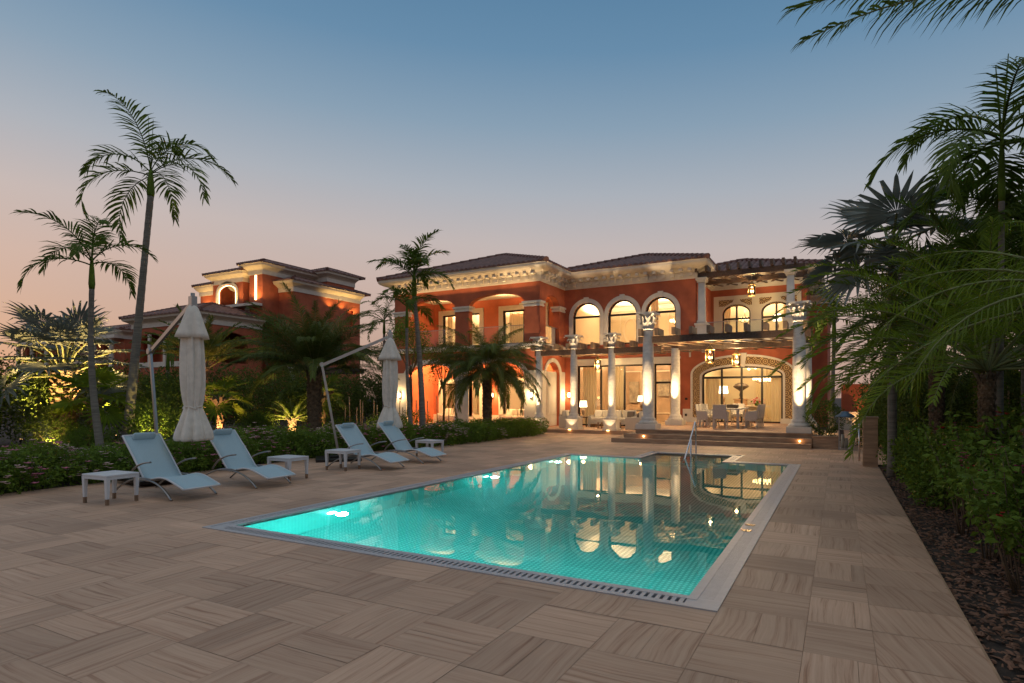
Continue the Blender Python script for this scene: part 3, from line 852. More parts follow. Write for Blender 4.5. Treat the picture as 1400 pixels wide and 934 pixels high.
def curtain(x0, x1, y, z0, z1, m='curtain'):
    b = MB(); n = int((x1 - x0) / .025); o = len(b.v)
    for i in range(n + 1):
        x = x0 + (x1 - x0) * i / n; yy = y + .045 * math.sin(x * 48) + .02 * math.sin(x * 17)
        b.v += [(x, yy, z0), (x, yy, z1)]
    for i in range(n): b.sm.add(len(b.f)); b.f.append((2 * i, 2 * i + 2, 2 * i + 3, 2 * i + 1)); b.mi.append(0)
    part(b, 'curtain', m)
curtain(-11.95, -11.2, 29.85, T2, 3.3); curtain(-10.3, -9.7, 29.85, T2, 3.3); curtain(-7.35, -7.02, 29.85, T2, 3.3)
curtain(-5.65, -5.05, 29.9, T1, 2.55); curtain(-2.75, -2.25, 29.9, T1, 2.55); curtain(-3.5, -3.2, 35.2, T1, 3.4); curtain(-4.0, -3.75, 35.2, T1, 3.4)
curtain(-20.7, -20.3, 29.95, T2, 2.6); curtain(-18.7, -18.25, 29.95, T2, 2.6); curtain(-14.6, -14.15, 29.95, T2, 2.6)
curtain(-20.75, -20.4, 29.95, UF, 6.5); curtain(-16.6, -14.3, 30.1, UF, 6.5); curtain(-8.3, -7.95, 29.9, UF, 7.0)
curtain(-5.4, -5.1, 33.8, UF, 6.4); curtain(-2.5, -2.15, 33.8, UF, 6.4)
# wall mouldings and cove lights seen through the windows
b = MB()
for x in (-11.9, -10.2, -8.4): b.band([(x, 4.8), (x, 6.7), (x + 1.2, 6.7), (x + 1.2, 4.8), (x, 4.8)], [(x - .07, 4.73), (x - .07, 6.77), (x + 1.27, 6.77), (x + 1.27, 4.73), (x - .07, 4.73)], front(36), -.05, 0)
for cx in (-11.3, -7.8):
    e = lambda r1, r2: [(cx + r1 * math.cos(t * math.pi / 16), 5.75 + r2 * math.sin(t * math.pi / 16)) for t in range(33)]
    b.band(e(.36, .7), e(.44, .8), front(36), -.06, 0)
for x in (-11.8, -9.9, -8.4): b.band([(x, .7), (x, 3.2), (x + 1.0, 3.2), (x + 1.0, .7), (x, .7)], [(x - .07, .63), (x - .07, 3.27), (x + 1.07, 3.27), (x + 1.07, .63), (x - .07, .63)], front(36.5), -.05, 0)
for x in (-16.7, -15.4): b.band([(x, .5), (x, 2.5), (x + 1.0, 2.5), (x + 1.0, .5), (x, .5)], [(x - .07, .43), (x - .07, 2.57), (x + 1.07, 2.57), (x + 1.07, .43), (x - .07, .43)], front(33.5), -.05, 0)
b.box(-12.6, -6.15, 35.9, 36, UF, UF + .35); b.box(-12.6, -6.15, 35.85, 36, 6.95, 7.2)
parts(b, 'wall_moulding', 'ceiling', recalc=True)
b = MB()
for cx, cyy, cz, rx, ry in ((-10.6, 33.2, 7.12, 1.3, 1.6), (-7.9, 32.6, 7.1, 1.2, 1.5), (-3.9, 33, 3.88, 1.2, 1.6), (-3.8, 36, 7.12, 1.1, 1.2)):
    o = len(b.v); n = 32
    for k in range(n):
        g = 2 * math.pi * k / n
        b.v += [(cx + rx * math.cos(g), cyy + ry * math.sin(g), cz), (cx + (rx - .16) * math.cos(g), cyy + (ry - .16) * math.sin(g), cz)]
    for k in range(n): a, c = o + 2 * k, o + 2 * ((k + 1) % n); b.f.append((a, c, c + 1, a + 1)); b.mi.append(0)
parts(b, 'cove_light', 'cove')
b = MB(); b.box(-15.7, -14.6, 33.42, 33.49, 1.1, 1.95); scr = part(b, 'television', 'black'); b = MB(); b.box(-15.66, -14.64, 33.41, 33.419, 1.14, 1.91); b.build('screen', M['screen'], scr)
b = MB(); b.box(-9.7, -9.0, 36.38, 36.44, 1.7, 2.7); b.box(-11.5, -10.9, 36.38, 36.44, 1.3, 2.6); parts(b, 'picture', 'artwork')

# room and loggia light
for x, y, z, p in [(-19.4, 31.6, 3.5, 330), (-15.3, 31.6, 3.5, 360), (-19.4, 31.6, 6.8, 300), (-15.3, 31.4, 6.8, 300),
                   (-11.2, 33, 3.55, 420), (-8.2, 33, 3.55, 420), (-11.2, 32.8, 6.85, 260), (-8.0, 32.8, 6.85, 260),
                   (-3.9, 32.6, 3.5, 380), (-3.9, 35.5, 6.8, 300)]:
    o = lamp('AREA', (x, y, z - .45), p * 2.1, (1, .71, .40), size=(2.4, 2.4), parent=villa, name='room_light'); o.rotation_euler = (math.pi, 0, 0)
for x, p in ((-20.2, 520), (-18.6, 520), (-16.1, 520), (-14.5, 520)):
    bb = MB(); bb.tube([(x, 27.9, 4.045), (x, 27.9, 4.02)], .07, 12); bb.build('downlight', M['bulb'], villa)
    lamp('POINT', (x, 27.9, 3.9), p, (1, .58, .22), .03, parent=villa, name='loggia_light')
for x in (-19.3, -15.2):
    o = lamp('AREA', (x, 27.9, 6.75), 130, (1, .60, .26), size=(2.2, .5), parent=villa, name='loggia_light'); o.rotation_euler = (math.pi, 0, 0)
# small uplights on the wing cornice ledge
o = lamp('AREA', (-17.3, FY - .3, 6.98), 42, (1, .62, .27), size=(8.6, .06), parent=villa, name='cornice_light')
o.rotation_euler = (R(180 + 12), 0, 0)
# wall sconces
def sconce(x, y, z, face='f', p=40):
    b = MB()
    b.box(x - .07, x + .07, y - .03, y, z - .16, z + .16); s_ = b.build('sconce', M['black'], villa)
    c = MB(); c.lathe([(.06, -.12), (.075, 0), (.06, .12)], (x, y - .09, z), 12); c.build('sconce_shade', M['shade_b'], s_)
    lamp('POINT', (x, y - .24, z), p, WARM, .03, parent=villa, name='sconce_light')
M['wood2'] = mat('dark_lath', (.13, .085, .055), .6, ns=4, amt=.3)  # balcony pergola laths in a darker timber tone
M['shade_b'] = emis('sconce_glow', (1, .74, .38), 9)
sconce(-13.22, FY - .035, 1.75); sconce(-17.33, 29.5, 1.75, p=36); sconce(-12.5, MY, 1.75, p=36); sconce(-21.38, FY - .035, 1.75, p=36)
b = MB(); b.box(-13.02, -12.96, 27.3, 28.66, T2, 2.95); b.box(-12.96, -12.93, 27.42, 28.54, .75, 2.8); b.box(-12.925, -12.91, 27.52, 28.44, .85, 2.7); part(b, 'panelled_door', 'white')
# small black socket plates and detectors on the red wall
b = MB(); b.box(-6.5, -6.38, MY - .02, MY, 1.5, 1.6); b.box(-6.5, -6.4, MY - .045, MY - .025, .72, .84); parts(b, 'socket_plate', 'black')
b = MB(); b.box(-6.3, -6.22, MY - .06, MY, 3.55, 3.95); b.box(-1.75, -1.62, MY - .1, MY, 3.75, 3.9); b.box(-5.7, -5.55, MY - .1, MY, 3.75, 3.9); parts(b, 'detector', 'white')

# ------------------------------------------------------------------ columns and pergolas
COLW = (1, .72, .42)
def column(x, y, z0, zt, r, label, plinth, group=None, cap=True):
    t = thing('stone_column', (x, y, z0), label, 'column', group)
    zc = zt - (.60 if cap else 0)
    b = MB(); ph = .5 if plinth else .2
    if plinth:
        b.box(x - .33, x + .33, y - .33, y + .33, z0, z0 + .1); b.box(x - .28, x + .28, y - .28, y + .28, z0 + .1, z0 + .45); b.box(x - .32, x + .32, y - .32, y + .32, z0 + .45, z0 + ph)
    else:
        b.box(x - r - .17, x + r + .17, y - r - .17, y + r + .17, z0, z0 + ph)
    b.build('pedestal', M['white'], t, bevel=.012)
    b = MB(); zb = z0 + ph
    b.lathe([(r + .13, zb), (r + .14, zb + .05), (r + .1, zb + .1), (r + .05, zb + .13), (r + .07, zb + .18), (r + .03, zb + .22), (r, zb + .27), (r + .005, (zb + zc) / 2), (r * .9, zc)], (x, y, 0), 32)
    b.build('shaft', M['column'], t)
    if not cap: return t
    b = MB(); k = r * .9
    b.lathe([(k + .015, zc - .05), (k + .055, zc - .02), (k + .015, zc + .015), (k * .9, zc + .03), (k * .88, zc + .3), (k + .03, zc + .46), (k + .13, zc + .53)], (x, y, 0), 28)
    for row, (zz, hh, out, n, ph_, wv) in enumerate(((zc + .02, .21, .10, 7, 0, .068), (zc + .05, .38, .15, 7, .5, .075), (zc + .32, .21, .27, 4, .5, .05))):
        for j in range(n):
            a = 2 * math.pi * (j + ph_) / n; ca, sa = math.cos(a), math.sin(a); wv_ = wv * r / .2
            rr = k * .9 + row * .012
            P = [(rr, zz, .9), (rr + out * .18, zz + hh * .45, 1.05), (rr + out * .45, zz + hh * .8, 1.1), (rr + out * .85, zz + hh, .9), (rr + out * 1.15, zz + hh * .9, .6), (rr + out * 1.1, zz + hh * .74, .3)]
            o = len(b.v)
            for q, z, f in P:
                b.v += [(x + ca * q - sa * wv_ * f, y + sa * q + ca * wv_ * f, z), (x + ca * (q + .035), y + sa * (q + .035), z), (x + ca * q + sa * wv_ * f, y + sa * q - ca * wv_ * f, z)]
            for i in range(5):
                for m_ in range(2): b.sm.add(len(b.f)); b.f.append((o + 3 * i + m_, o + 3 * i + m_ + 1, o + 3 * i + m_ + 4, o + 3 * i + m_ + 3)); b.mi.append(0)
    a0 = k + .20; pts = []
    for q in range(4):
        c0, c1 = math.pi / 4 + q * math.pi / 2, math.pi / 4 + (q + 1) * math.pi / 2
        p0 = Vector((math.cos(c0), math.sin(c0))) * a0 * 1.3; p1 = Vector((math.cos(c1), math.sin(c1))) * a0 * 1.3
        for i in range(6):
            tt = i / 6; m_ = p0.lerp(p1, tt); m_ *= 1 - .2 * math.sin(math.pi * tt); pts.append((m_.x, m_.y))
    b.panel(pts, [], lambda u, v, d: (x + u, y + v, zc + .53 + d), 0, .07)
    b.build('capital', M['white'], t)
    return t
def uplight(x, y, z, ty, tz, p, ang=70, spread=WARM):
    o = MB(); o.lathe([(.06, 0), (.06, .02), (.045, .025), (0, .025)], (x, y, z), 12)
    return o
G1 = None
column(-1.15, 21.9, T1, 4.75, .205, 'big front column at the right end of the terrace steps, beside the ball shrub', False)
column(-6.2, 21.9, T1, 4.75, .205, 'big front column at the left end of the terrace steps', False)
column(-1.1, 25.7, T1, 3.70, .19, 'half hidden column behind the big right front column', False, cap=False)
column(-6.1, 25.7, T1, 3.70, .19, 'brightly lit column on the terrace between the glass wall and the dining table', False, cap=False)
column(-8.9, 25.62, T2, 4.48, .165, 'slim column on a lit pedestal before the outdoor sofa, nearest the terrace steps', True)
column(-10.72, 25.62, T2, 4.48, .165, 'slim column on a lit pedestal, middle one of the three before the glass wall', True)
column(-12.5, 25.62, T2, 4.48, .165, 'slim column beside the wall sconce at the corner of the left loggia', True)
for x, y, z, p in ((-1.15, 21.9, .2, 620), (-6.2, 21.9, .2, 620), (-6.1, 25.7, .48, 620), (-1.1, 25.7, .48, 420)):
    lamp('SPOT', (x, y - .95, z + (.02 if y < 22 else 0)), p * 2.5, COLW, .03, (x, y - .16, 3.3), 40, .4, name='column_uplight')
    lamp('SPOT', (x - .1, y - .95, z + .02), p * 1.3, COLW, .03, (x, y - .22, 4.5), 13, .6, name='column_uplight')
for x in (-8.9, -10.72, -12.5):
    lamp('SPOT', (x, 24.85, .19), 1050, COLW, .03, (x, 25.5, 3.2), 38, .35, name='column_uplight')
    lamp('SPOT', (x, 24.98, .19), 700, COLW, .03, (x, 25.42, 4.2), 12, .6, name='column_uplight')
    lamp('SPOT', (x, 25.1, .19), 28, COLW, .03, (x, 25.66, 2.0), 85, .6, name='column_uplight')
    b = MB(); b.lathe([(.06, 0), (.06, .03), (.04, .035), (0, .035)], (x, 25.1, T2), 12)
    tag(b.build('ground_uplight', M['steplight'], origin=(x, 25.1, T2)), {-8.9: 'glowing ground spot before the slim column nearest the steps', -10.72: 'glowing ground spot before the middle slim column', -12.5: 'glowing ground spot before the slim column at the loggia corner'}[x], 'uplight', 'ground spots before the slim columns')
for x, lb in ((-6.15, 'tiny amber step light in the left end of the terrace steps'), (-1.1, 'tiny amber step light in the right end of the terrace steps')):
    b = MB(); b.tube([(x, 21.149, .22), (x, 21.12, .22)], .028, 12); tag(b.build('step_light', M['steplight'], origin=(x, 21.13, .22)), lb, 'step light')
    lamp('POINT', (x, 21.05, .25), .7, (1, .5, .18), .03, name='step_light_lamp')

def pergola(name, label, x0, x1, y0, y1, z, beams_y, over=.35, step=.5):
    t = thing(name, ((x0 + x1) / 2, (y0 + y1) / 2, 0), label, 'pergola')
    for y in beams_y:
        b = MB(); b.box(x0 - over, x1 + over, y - .09, y + .09, z, z + .24); b.build('beam', M['wood'], t)
    b = MB(); n = int((x1 - x0 + .4) / step)
    for k in range(n + 1):
        x = x0 - .2 + k * (x1 - x0 + .4) / n
        b.bar((x, y0 - .4, z + .375), (x, y0 + .45, z + .375), .12, .26)
    build_each(b, 'rafter', M['wood'] if z > 5 else M['slatwood'], t, merge=False)
    b = MB(); X0, X1, Y0, Y1 = x0 - over, x1 + over, y0 + .12, y1
    for sg, zz in ((1, z + .17), (-1, z + .215)):
        k = -(Y1 - Y0)
        while k < X1 - X0:
            # diagonal lath clipped to the rectangle
            ta, tb = max(0, -k / .45), min(Y1 - Y0, (X1 - X0 - k) / .45)
            if tb - ta > .1:
                p = (X0 + k + .45 * ta, Y0 + ta, zz) if sg > 0 else (X1 - k - .45 * ta, Y0 + ta, zz); q = (X0 + k + .45 * tb, Y0 + tb, zz) if sg > 0 else (X1 - k - .45 * tb, Y0 + tb, zz)
                b.bar(p, q, .11, .04)
            k += .72
    build_each(b, 'slat', M['wood2'] if z > 5 else M['slatwood'], t, merge=False)
    return t
pergola('terrace_pergola', 'dark timber pergola over the raised dining terrace', -6.2, -1.15, 21.9, 29.2, 3.62, (21.9, 25.7), step=.55)
pergola('lounge_pergola', 'low dark timber pergola over the outdoor sofas left of the steps', -12.5, -6.9, 25.62, 29.2, 3.58, (25.62,), .2, .55)
t = pergola('balcony_pergola', 'dark timber pergola high above the upper balcony on two square white posts', -5.75, -1.9, 29.5, 33.1, 7.32, (29.5, 31.4), .6, .45)
for x in (-5.75, -1.9):
    b = MB(); b.box(x - .26, x + .26, 29.24, 29.76, UF - .02, 5.05); b.box(x - .3, x + .3, 29.2, 29.8, 5.05, 5.15)
    b.lathe([(.2, 5.15), (.2, 5.25), (.165, 5.3), (.145, 7.1)], (x, 29.5, 0), 4 * 6, fn=lambda r, z, g: r / max(abs(math.cos(g)), abs(math.sin(g))))
    b.box(x - .2, x + .2, 29.3, 29.7, 7.1, 7.2); b.box(x - .25, x + .25, 29.25, 29.75, 7.2, 7.32)
    b.build('post', M['white'], t)

# hanging lanterns
def lantern(x, y, z, ztop, label, p=14, s=1.0):
    t = thing('hanging_lantern', (x, y, z), label, 'lantern', 'glass lanterns hanging from the pergolas')
    b = MB(); r = .17 * s; h = .5 * s
    for k in range(6):
        a = math.pi * k / 3; b.tube([(x + r * math.cos(a), y + r * math.sin(a), z), (x + r * math.cos(a), y + r * math.sin(a), z + h)], .011, 6)
    for zz in (z, z + h): b.tube([(x + r * math.cos(math.pi * k / 3), y + r * math.sin(math.pi * k / 3), zz) for k in range(7)], .014, 6)
    b.lathe([(r + .02, h), (r * .5, h + .1 * s), (.03, h + .18 * s), (0, h + .18 * s)], (x, y, z), 6)
    b.tube([(x, y, z + h + .1), (x, y, ztop)], .012, 6)
    b.build('frame', M['lanternbrass'], t)
    b = MB()
    for k in range(3):
        a = 2 * math.pi * k / 3; b.ball((x + .06 * math.cos(a), y + .06 * math.sin(a), z + .2 * s), .026, .026, .06, 8, 6)
    b.build('bulb', M['bulb'], t)
    b = MB(); b.lathe([(r * .9, .03), (r * .9, h - .02)], (x, y, z), 6); b.build('pane', M['glass'], t)
    lamp('POINT', (x, y, z + .2 * s), p, WARM, .03, parent=t, name='lantern_light')
lantern(-4.35, 23.9, 2.95, 3.75, 'left hanging glass lantern, larger, above the near end of the dining table', 330)
lantern(-3.75, 26.4, 2.9, 3.75, 'right hanging glass lantern in front of the door arch keystone', 330)
lantern(-10.3, 27.6, 2.95, 3.75, 'glowing lantern above the outdoor sofas left of the steps', 200)
lantern(-3.7, 31.0, 6.55, 7.5, 'glass lantern hanging over the upper balcony', 140)
# ------------------------------------------------------------------ sun loungers, side tables, parasols
def make_lounger():
    t = thing('sun_lounger', (0, 0, 0), '', 'sun lounger', 'white sling loungers beside the pool')
    prof = [(1.0, .195), (.8, .26), (.58, .325), (.38, .34), (.18, .305), (.03, .275), (-.05, .30), (-.12, .375), (-.3, .585), (-.5, .80), (-.66, .975)]
    b = MB(); W2 = .31; n = len(prof)
    P = []
    for i in range(n - 1):
        for k in range(4):
            tt = k / 4; p0 = prof[max(i - 1, 0)]; p1 = prof[i]; p2 = prof[i + 1]; p3 = prof[min(i + 2, n - 1)]
            P.append(tuple(.5 * (2 * p1[j] + (p2[j] - p0[j]) * tt + (2 * p0[j] - 5 * p1[j] + 4 * p2[j] - p3[j]) * tt * tt + (3 * p1[j] - p0[j] - 3 * p2[j] + p3[j]) * tt ** 3) for j in range(2)))
    P.append(prof[-1]); n = len(P); o = 0
    ys = [-W2, -W2 * .5, 0, W2 * .5, W2]; sag = [0, -.012, -.016, -.012, 0]
    for x, z in P:
        for y, s_ in zip(ys, sag): b.v.append((x, y, z + s_))
    for x, z in P:
        for y, s_ in zip(ys, sag): b.v.append((x, y, z + s_ - .008))
    N = n * 5
    for i in range(n - 1):
        for k in range(4):
            q = (i * 5 + k, i * 5 + k + 1, (i + 1) * 5 + k + 1, (i + 1) * 5 + k)
            b.sm.add(len(b.f)); b.f.append(q); b.mi.append(0); b.sm.add(len(b.f)); b.f.append(tuple(N + v for v in q[::-1])); b.mi.append(0)
        for k in (0, 4): b.f.append((i * 5 + k, (i + 1) * 5 + k, N + (i + 1) * 5 + k, N + i * 5 + k)); b.mi.append(0)
    for i in (0, n - 1):
        for k in range(4): b.f.append((i * 5 + k, i * 5 + k + 1, N + i * 5 + k + 1, N + i * 5 + k)); b.mi.append(0)
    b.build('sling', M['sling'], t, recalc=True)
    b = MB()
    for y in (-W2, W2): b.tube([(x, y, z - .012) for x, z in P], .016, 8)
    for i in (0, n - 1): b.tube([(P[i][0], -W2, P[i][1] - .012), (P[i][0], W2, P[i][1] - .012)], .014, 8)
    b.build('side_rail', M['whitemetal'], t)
    def bez(p0, p1, p2, k=9): return [tuple((1 - s_) ** 2 * p0[j] + 2 * s_ * (1 - s_) * p1[j] + s_ * s_ * p2[j] for j in range(3)) for s_ in [i / k for i in range(k + 1)]]
    for s_ in (-1, 1):
        y = s_ * (W2 + .035)
        b = MB(); b.tube(bez((-.25, y, .26), (.38, y, .36), (.80, s_ * (W2 + .07), .012)), .022, 8, flat=.6); b.build('front_leg', M['alu'], t)
        b = MB(); b.tube(bez((.22, y * .97, .29), (-.35, y, .36), (-.84, s_ * (W2 + .05), .012)), .022, 8, flat=.6); b.build('rear_leg', M['alu'], t)
        b = MB(); b.tube(bez((-.42, y, .28), (-.22, y + s_ * .03, .54), (.26, y + s_ * .04, .575)), .02, 8, flat=.7); b.build('armrest', M['alu'], t)
    b = MB()
    for x, z in ((.12, .265), (-.3, .27)): b.tube([(x, -W2 - .03, z), (x, W2 + .03, z)], .015, 8)
    b.build('crossbar', M['alu'], t)
    b = MB(); b.lathe([(.0, -.19), (.05, -.185), (.062, -.165), (.062, .165), (.05, .185), (0, .19)], (0, 0, 0), 14)
    b.v = [(-.585 + y * .65 + x * .1, z, .945 + x * .9 + y * .5) for x, y, z in b.v]
    b.build('pillow', M['sling'], t, recalc=True)
    return t
L0 = make_lounger()
LL = [('sun lounger nearest the camera, beside the first side table', -9.86, 6.0), ('second sun lounger from the camera, under the nearer folded parasol', -9.8, 7.47),
      ('sun lounger behind the third side table, in front of the farther parasol pole', -9.6, 10.57), ('sun lounger farthest from the camera, under the farther folded parasol', -9.62, 12.06)]
for i, (lb, x, y) in enumerate(LL):
    if i == 0: L0.location = (x, y, 0); L0['label'] = lb
    else: dup(L0, (x, y, 0), R([0, 1.5, -1, 1][i]), lb)

def make_table():
    t = thing('side_table', (0, 0, 0), '', 'side table', 'white side tables between the loungers')
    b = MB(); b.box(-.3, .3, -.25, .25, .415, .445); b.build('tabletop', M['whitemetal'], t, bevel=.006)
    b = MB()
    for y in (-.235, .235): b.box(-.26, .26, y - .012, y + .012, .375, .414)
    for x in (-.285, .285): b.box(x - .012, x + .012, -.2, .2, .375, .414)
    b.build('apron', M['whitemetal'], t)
    for x in (-.27, .27):
        for y in (-.22, .22):
            b = MB(); o = 0
            b.add([(x + i * a, y + j * a, z) for z, a in ((.09, .02), (.414, .03)) for i, j in ((-1, -1), (1, -1), (1, 1), (-1, 1))],
                  [(3, 2, 1, 0), (4, 5, 6, 7), (0, 1, 5, 4), (1, 2, 6, 5), (2, 3, 7, 6), (3, 0, 4, 7)])
            lg = b.build('leg', M['whitemetal'], t); f = MB(); f.box(x - .019, x + .019, y - .019, y + .019, 0, .09); f.build('foot', M['brass'], lg)
    return t
S0 = make_table()
for i, (lb, x, y, r) in enumerate([('white side table nearest the camera, left of all the loungers', -9.84, 5.15, 4), ('white side table to the right of the second lounger', -9.55, 8.28, 2),
        ('white side table standing in front of the third lounger', -9.72, 9.95, 2), ('small far white side table beyond the last lounger', -9.85, 13.35, -3)]):
    if i == 0: S0.location = (x, y, 0); S0.rotation_euler.z = R(r); S0['label'] = lb
    else: dup(S0, (x, y, 0), R(r), lb)

def make_parasol():
    t = thing('cantilever_parasol', (0, 0, 0), '', 'parasol', 'closed cantilever parasols')
    b = MB(); b.box(-.15, .95, -.55, .55, 0, .07); b.box(.2, .6, -.2, .2, .07, .12); b.build('base_plate', M['black'], t, bevel=.01)
    b = MB(); b.bar((.42, 0, .1), (0, 0, 2.45), .06, .045, (0, 1, 0)); b.build('pole', M['alu'], t)
    b = MB(); b.bar((-.03, 0, 2.42), (1.74, 0, 3.24), .05, .075, (0, 0, 1)); b.build('arm', M['alu'], t)
    b = MB(); b.tube([(0, -.05, 2.45), (0, .05, 2.45)], .06, 12); b.build('joint', M['alu'], t); b = MB(); b.tube([(1.72, 0, 3.4), (1.72, 0, .95)], .035, 12); b.box(1.66, 1.78, -.05, .05, 3.14, 3.34); b.build('hub', M['alu'], t)
    b = MB(); rr = random.Random(3); phs = [rr.uniform(0, 6) for _ in range(5)]
    def fold(r, z, g): return r * (.84 + .30 * abs(math.sin(4 * g + phs[0] + .5 * math.sin(z * 2.2))) ** .55 + .07 * math.sin(11 * g + phs[1] + z * 1.3) + .05 * math.sin(3 * g + phs[2] + z * 2))
    b.lathe([(.025, 3.15), (.10, 3.12), (.155, 3.0), (.185, 2.8), (.20, 2.6), (.215, 2.4), (.225, 2.15), (.225, 1.9), (.215, 1.7), (.195, 1.52), (.165, 1.40), (.17, 1.36), (.225, 1.24), (.295, 1.08), (.35, .94), (.37, .84), (.35, .80), (.2, .84)], (1.72, 0, 0), 120, fn=fold)
    b.v = [(1.72 + (x - 1.72) * .78, y * .78, z) for x, y, z in b.v]; b.build('canopy', M['canvas'], t)
    b = MB()
    def fl(r, z, g): return r * (1 + (.20 * math.sin(4 * g + .7) + .08 * math.sin(9 * g + 2)) * max(0, (3.15 - z)) * 2.1)
    b.lathe([(.06, 3.20), (.13, 3.12), (.19, 3.0), (.25, 2.84), (.315, 2.68), (.335, 2.60)], (1.72, 0, 0), 56, fn=fl)
    b.v = [(1.72 + (x - 1.72) * .76, y * .76, z) for x, y, z in b.v]; b.build('valance', M['canvas'], t)
    b = MB(); b.tube([(1.72 + .148 * math.cos(k * .2618), .148 * math.sin(k * .2618), 1.38 + .02 * math.sin(k)) for k in range(25)], .014, 6); b.build('tie', M['canvas'], t)
    return t
U0 = make_parasol(); U0.location = (-11.72, 6.85, .05); U0.rotation_euler.z = math.atan2(-.25, 1.7)
U0['label'] = 'closed cream parasol nearer the camera, hanging beside the first two loungers'
dup(U0, (-11.62, 11.15, 0), math.atan2(1.28, 1.2), 'closed cream parasol farther away, hanging before the red loggia')

# ------------------------------------------------------------------ dining set and outdoor lounge on the terraces
def make_chair():
    t = thing('dining_chair', (0, 0, 0), '', 'chair', 'wicker chairs round the terrace dining table')
    b = MB(); b.box(-.26, .26, -.26, .24, .36, .44); b.build('seat', M['wicker'], t, bevel=.015)
    b = MB(); b.box(-.23, .23, -.2, .22, .441, .5); b.build('cushion', M['cushion'], t, bevel=.02)
    b = MB(); b.add([(-.28, -.27, .36), (.28, -.27, .36), (.28, -.23, .36), (-.28, -.23, .36), (-.28, -.36, .9), (.28, -.36, .9), (.28, -.32, .9), (-.28, -.32, .9)],
                    [(3, 2, 1, 0), (4, 5, 6, 7), (0, 1, 5, 4), (1, 2, 6, 5), (2, 3, 7, 6), (3, 0, 4, 7)]); b.build('backrest', M['wicker'], t, bevel=.012)
    for s_ in (-1, 1):
        b = MB(); b.add([(s_ * .26, -.26, .3), (s_ * .3, -.26, .3), (s_ * .3, .22, .3), (s_ * .26, .22, .3), (s_ * .26, -.3, .66), (s_ * .3, -.3, .66), (s_ * .3, .2, .62), (s_ * .26, .2, .62)],
                    [(3, 2, 1, 0), (4, 5, 6, 7), (0, 1, 5, 4), (1, 2, 6, 5), (2, 3, 7, 6), (3, 0, 4, 7)]); b.build('arm', M['wicker'], t, recalc=True)
        for y in (-.24, .2):
            b = MB(); b.bar((s_ * .25, y, .36), (s_ * .26, y * 1.1, 0), .035, .035); b.build('leg', M['wicker'], t)
    return t
tx, ty = -3.75, 25.0
t = thing('dining_table', (tx, ty, T1), 'long grey dining table on the raised terrace before the arched door', 'table')
b = MB(); b.box(tx - .5, tx + .5, ty - 1.35, ty + 1.35, T1 + .70, T1 + .75); b.build('tabletop', M['wicker'], t, bevel=.008)
for x in (-.43, .43):
    for y in (-1.27, 1.27): b = MB(); b.box(tx + x - .045, tx + x + .045, ty + y - .045, ty + y + .045, T1, T1 + .699); b.build('leg', M['wicker'], t)
c0 = make_chair(); first = True
def put(x, y, rz, lb):
    global first
    if first: c0.location = (x, y, T1); c0.rotation_euler.z = rz; c0.scale = (.84, .84, 1); c0['label'] = lb; first = False
    else: dup(c0, (x, y, T1), rz, lb, scale=(.84, .84, 1))
put(tx - .1, ty - 1.75, 0, 'wicker dining chair at the near end of the table with its back to the pool')
od = ['nearest the pool', 'second from the pool', 'third from the pool', 'nearest the arched door']
for k in range(4):
    put(tx - .85, ty - .98 + k * .64, R(-90), 'wicker chair on the left side of the dining table, ' + od[k])
    put(tx + .85, ty - .98 + k * .64, R(90), 'wicker chair on the right side of the dining table, ' + od[k])
put(tx, ty + 1.75, R(180), 'wicker dining chair at the far end of the table')
b = MB(); b.box(tx - .05, tx + .33, ty - .75, ty - .35, T1 + .75, T1 + .9); tag(b.build('tray', M['dark'], origin=(tx, ty - .5, T1 + .75), bevel=.01), 'dark wooden tray on the terrace dining table', 'tray')

def sofa(x, y, z0, rz, L, lb, n):
    t = thing('outdoor_sofa' if L > 1.2 else 'outdoor_armchair', (x, y, z0), lb, 'sofa' if L > 1.2 else 'armchair', rz=rz)
    h = L / 2
    b = MB(); b.box(-h, h, -.42, .42, .16, .34); b.build('base', M['wicker'], t, world=False, bevel=.01)
    b = MB(); b.box(-h, h, .34, .42, .34, .66); b.build('backrest', M['wicker'], t, world=False, bevel=.01)
    for s_ in (-1, 1):
        b = MB(); b.box(s_ * h - .05, s_ * h + .05, -.42, .42, .0, .56); b.build('arm', M['wicker'], t, world=False, bevel=.015)
    for s_ in (-1, 1):
        for yy in (-.36, .36): b = MB(); b.box(s_ * (h - .12) - .03, s_ * (h - .12) + .03, yy - .03, yy + .03, 0, .16); b.build('leg', M['brass'], t, world=False)
    w_ = (L - .14) / n
    for k in range(n):
        a = -h + .07 + k * w_
        b = MB(); b.box(a + .01, a + w_ - .01, -.4, .3, .34, .48); b.build('seat_cushion', M['cushion'], t, world=False, bevel=.04)
        b = MB(); o = len(b.v); b.bar((a + w_ / 2, .28, .47), (a + w_ / 2, .36, .86), w_ - .03, .15, (1, 0, 0)) if False else b.box(a + .02, a + w_ - .02, .18, .33, .47, .84)
        b.build('back_cushion', M['cushion'], t, world=False, bevel=.05)
    b = MB(); b.box(-h + .15, -h + .52, .02, .17, .48, .80); b.v = [(X, Y + (Z - .48) * .3, Z) for X, Y, Z in b.v]; b.build('throw_pillow', M['cushion'], t, world=False, bevel=.04)
    b = MB(); b.box(h - .5, h - .14, .02, .15, .48, .78); b.v = [(X, Y + (Z - .48) * .3, Z) for X, Y, Z in b.v]; b.build('throw_pillow', M['darkwicker'], t, world=False, bevel=.04)
    return t
sofa(-9.75, 28.35, T2, 0, 2.3, 'long outdoor sofa with cream cushions before the glass wall', 3)
sofa(-8.15, 27.0, T2, R(-90), .9, 'square armchair between the sofa and the terrace steps', 1)
sofa(-11.55, 27.2, T2, R(90), .9, 'square armchair left of the outdoor sofa', 1)
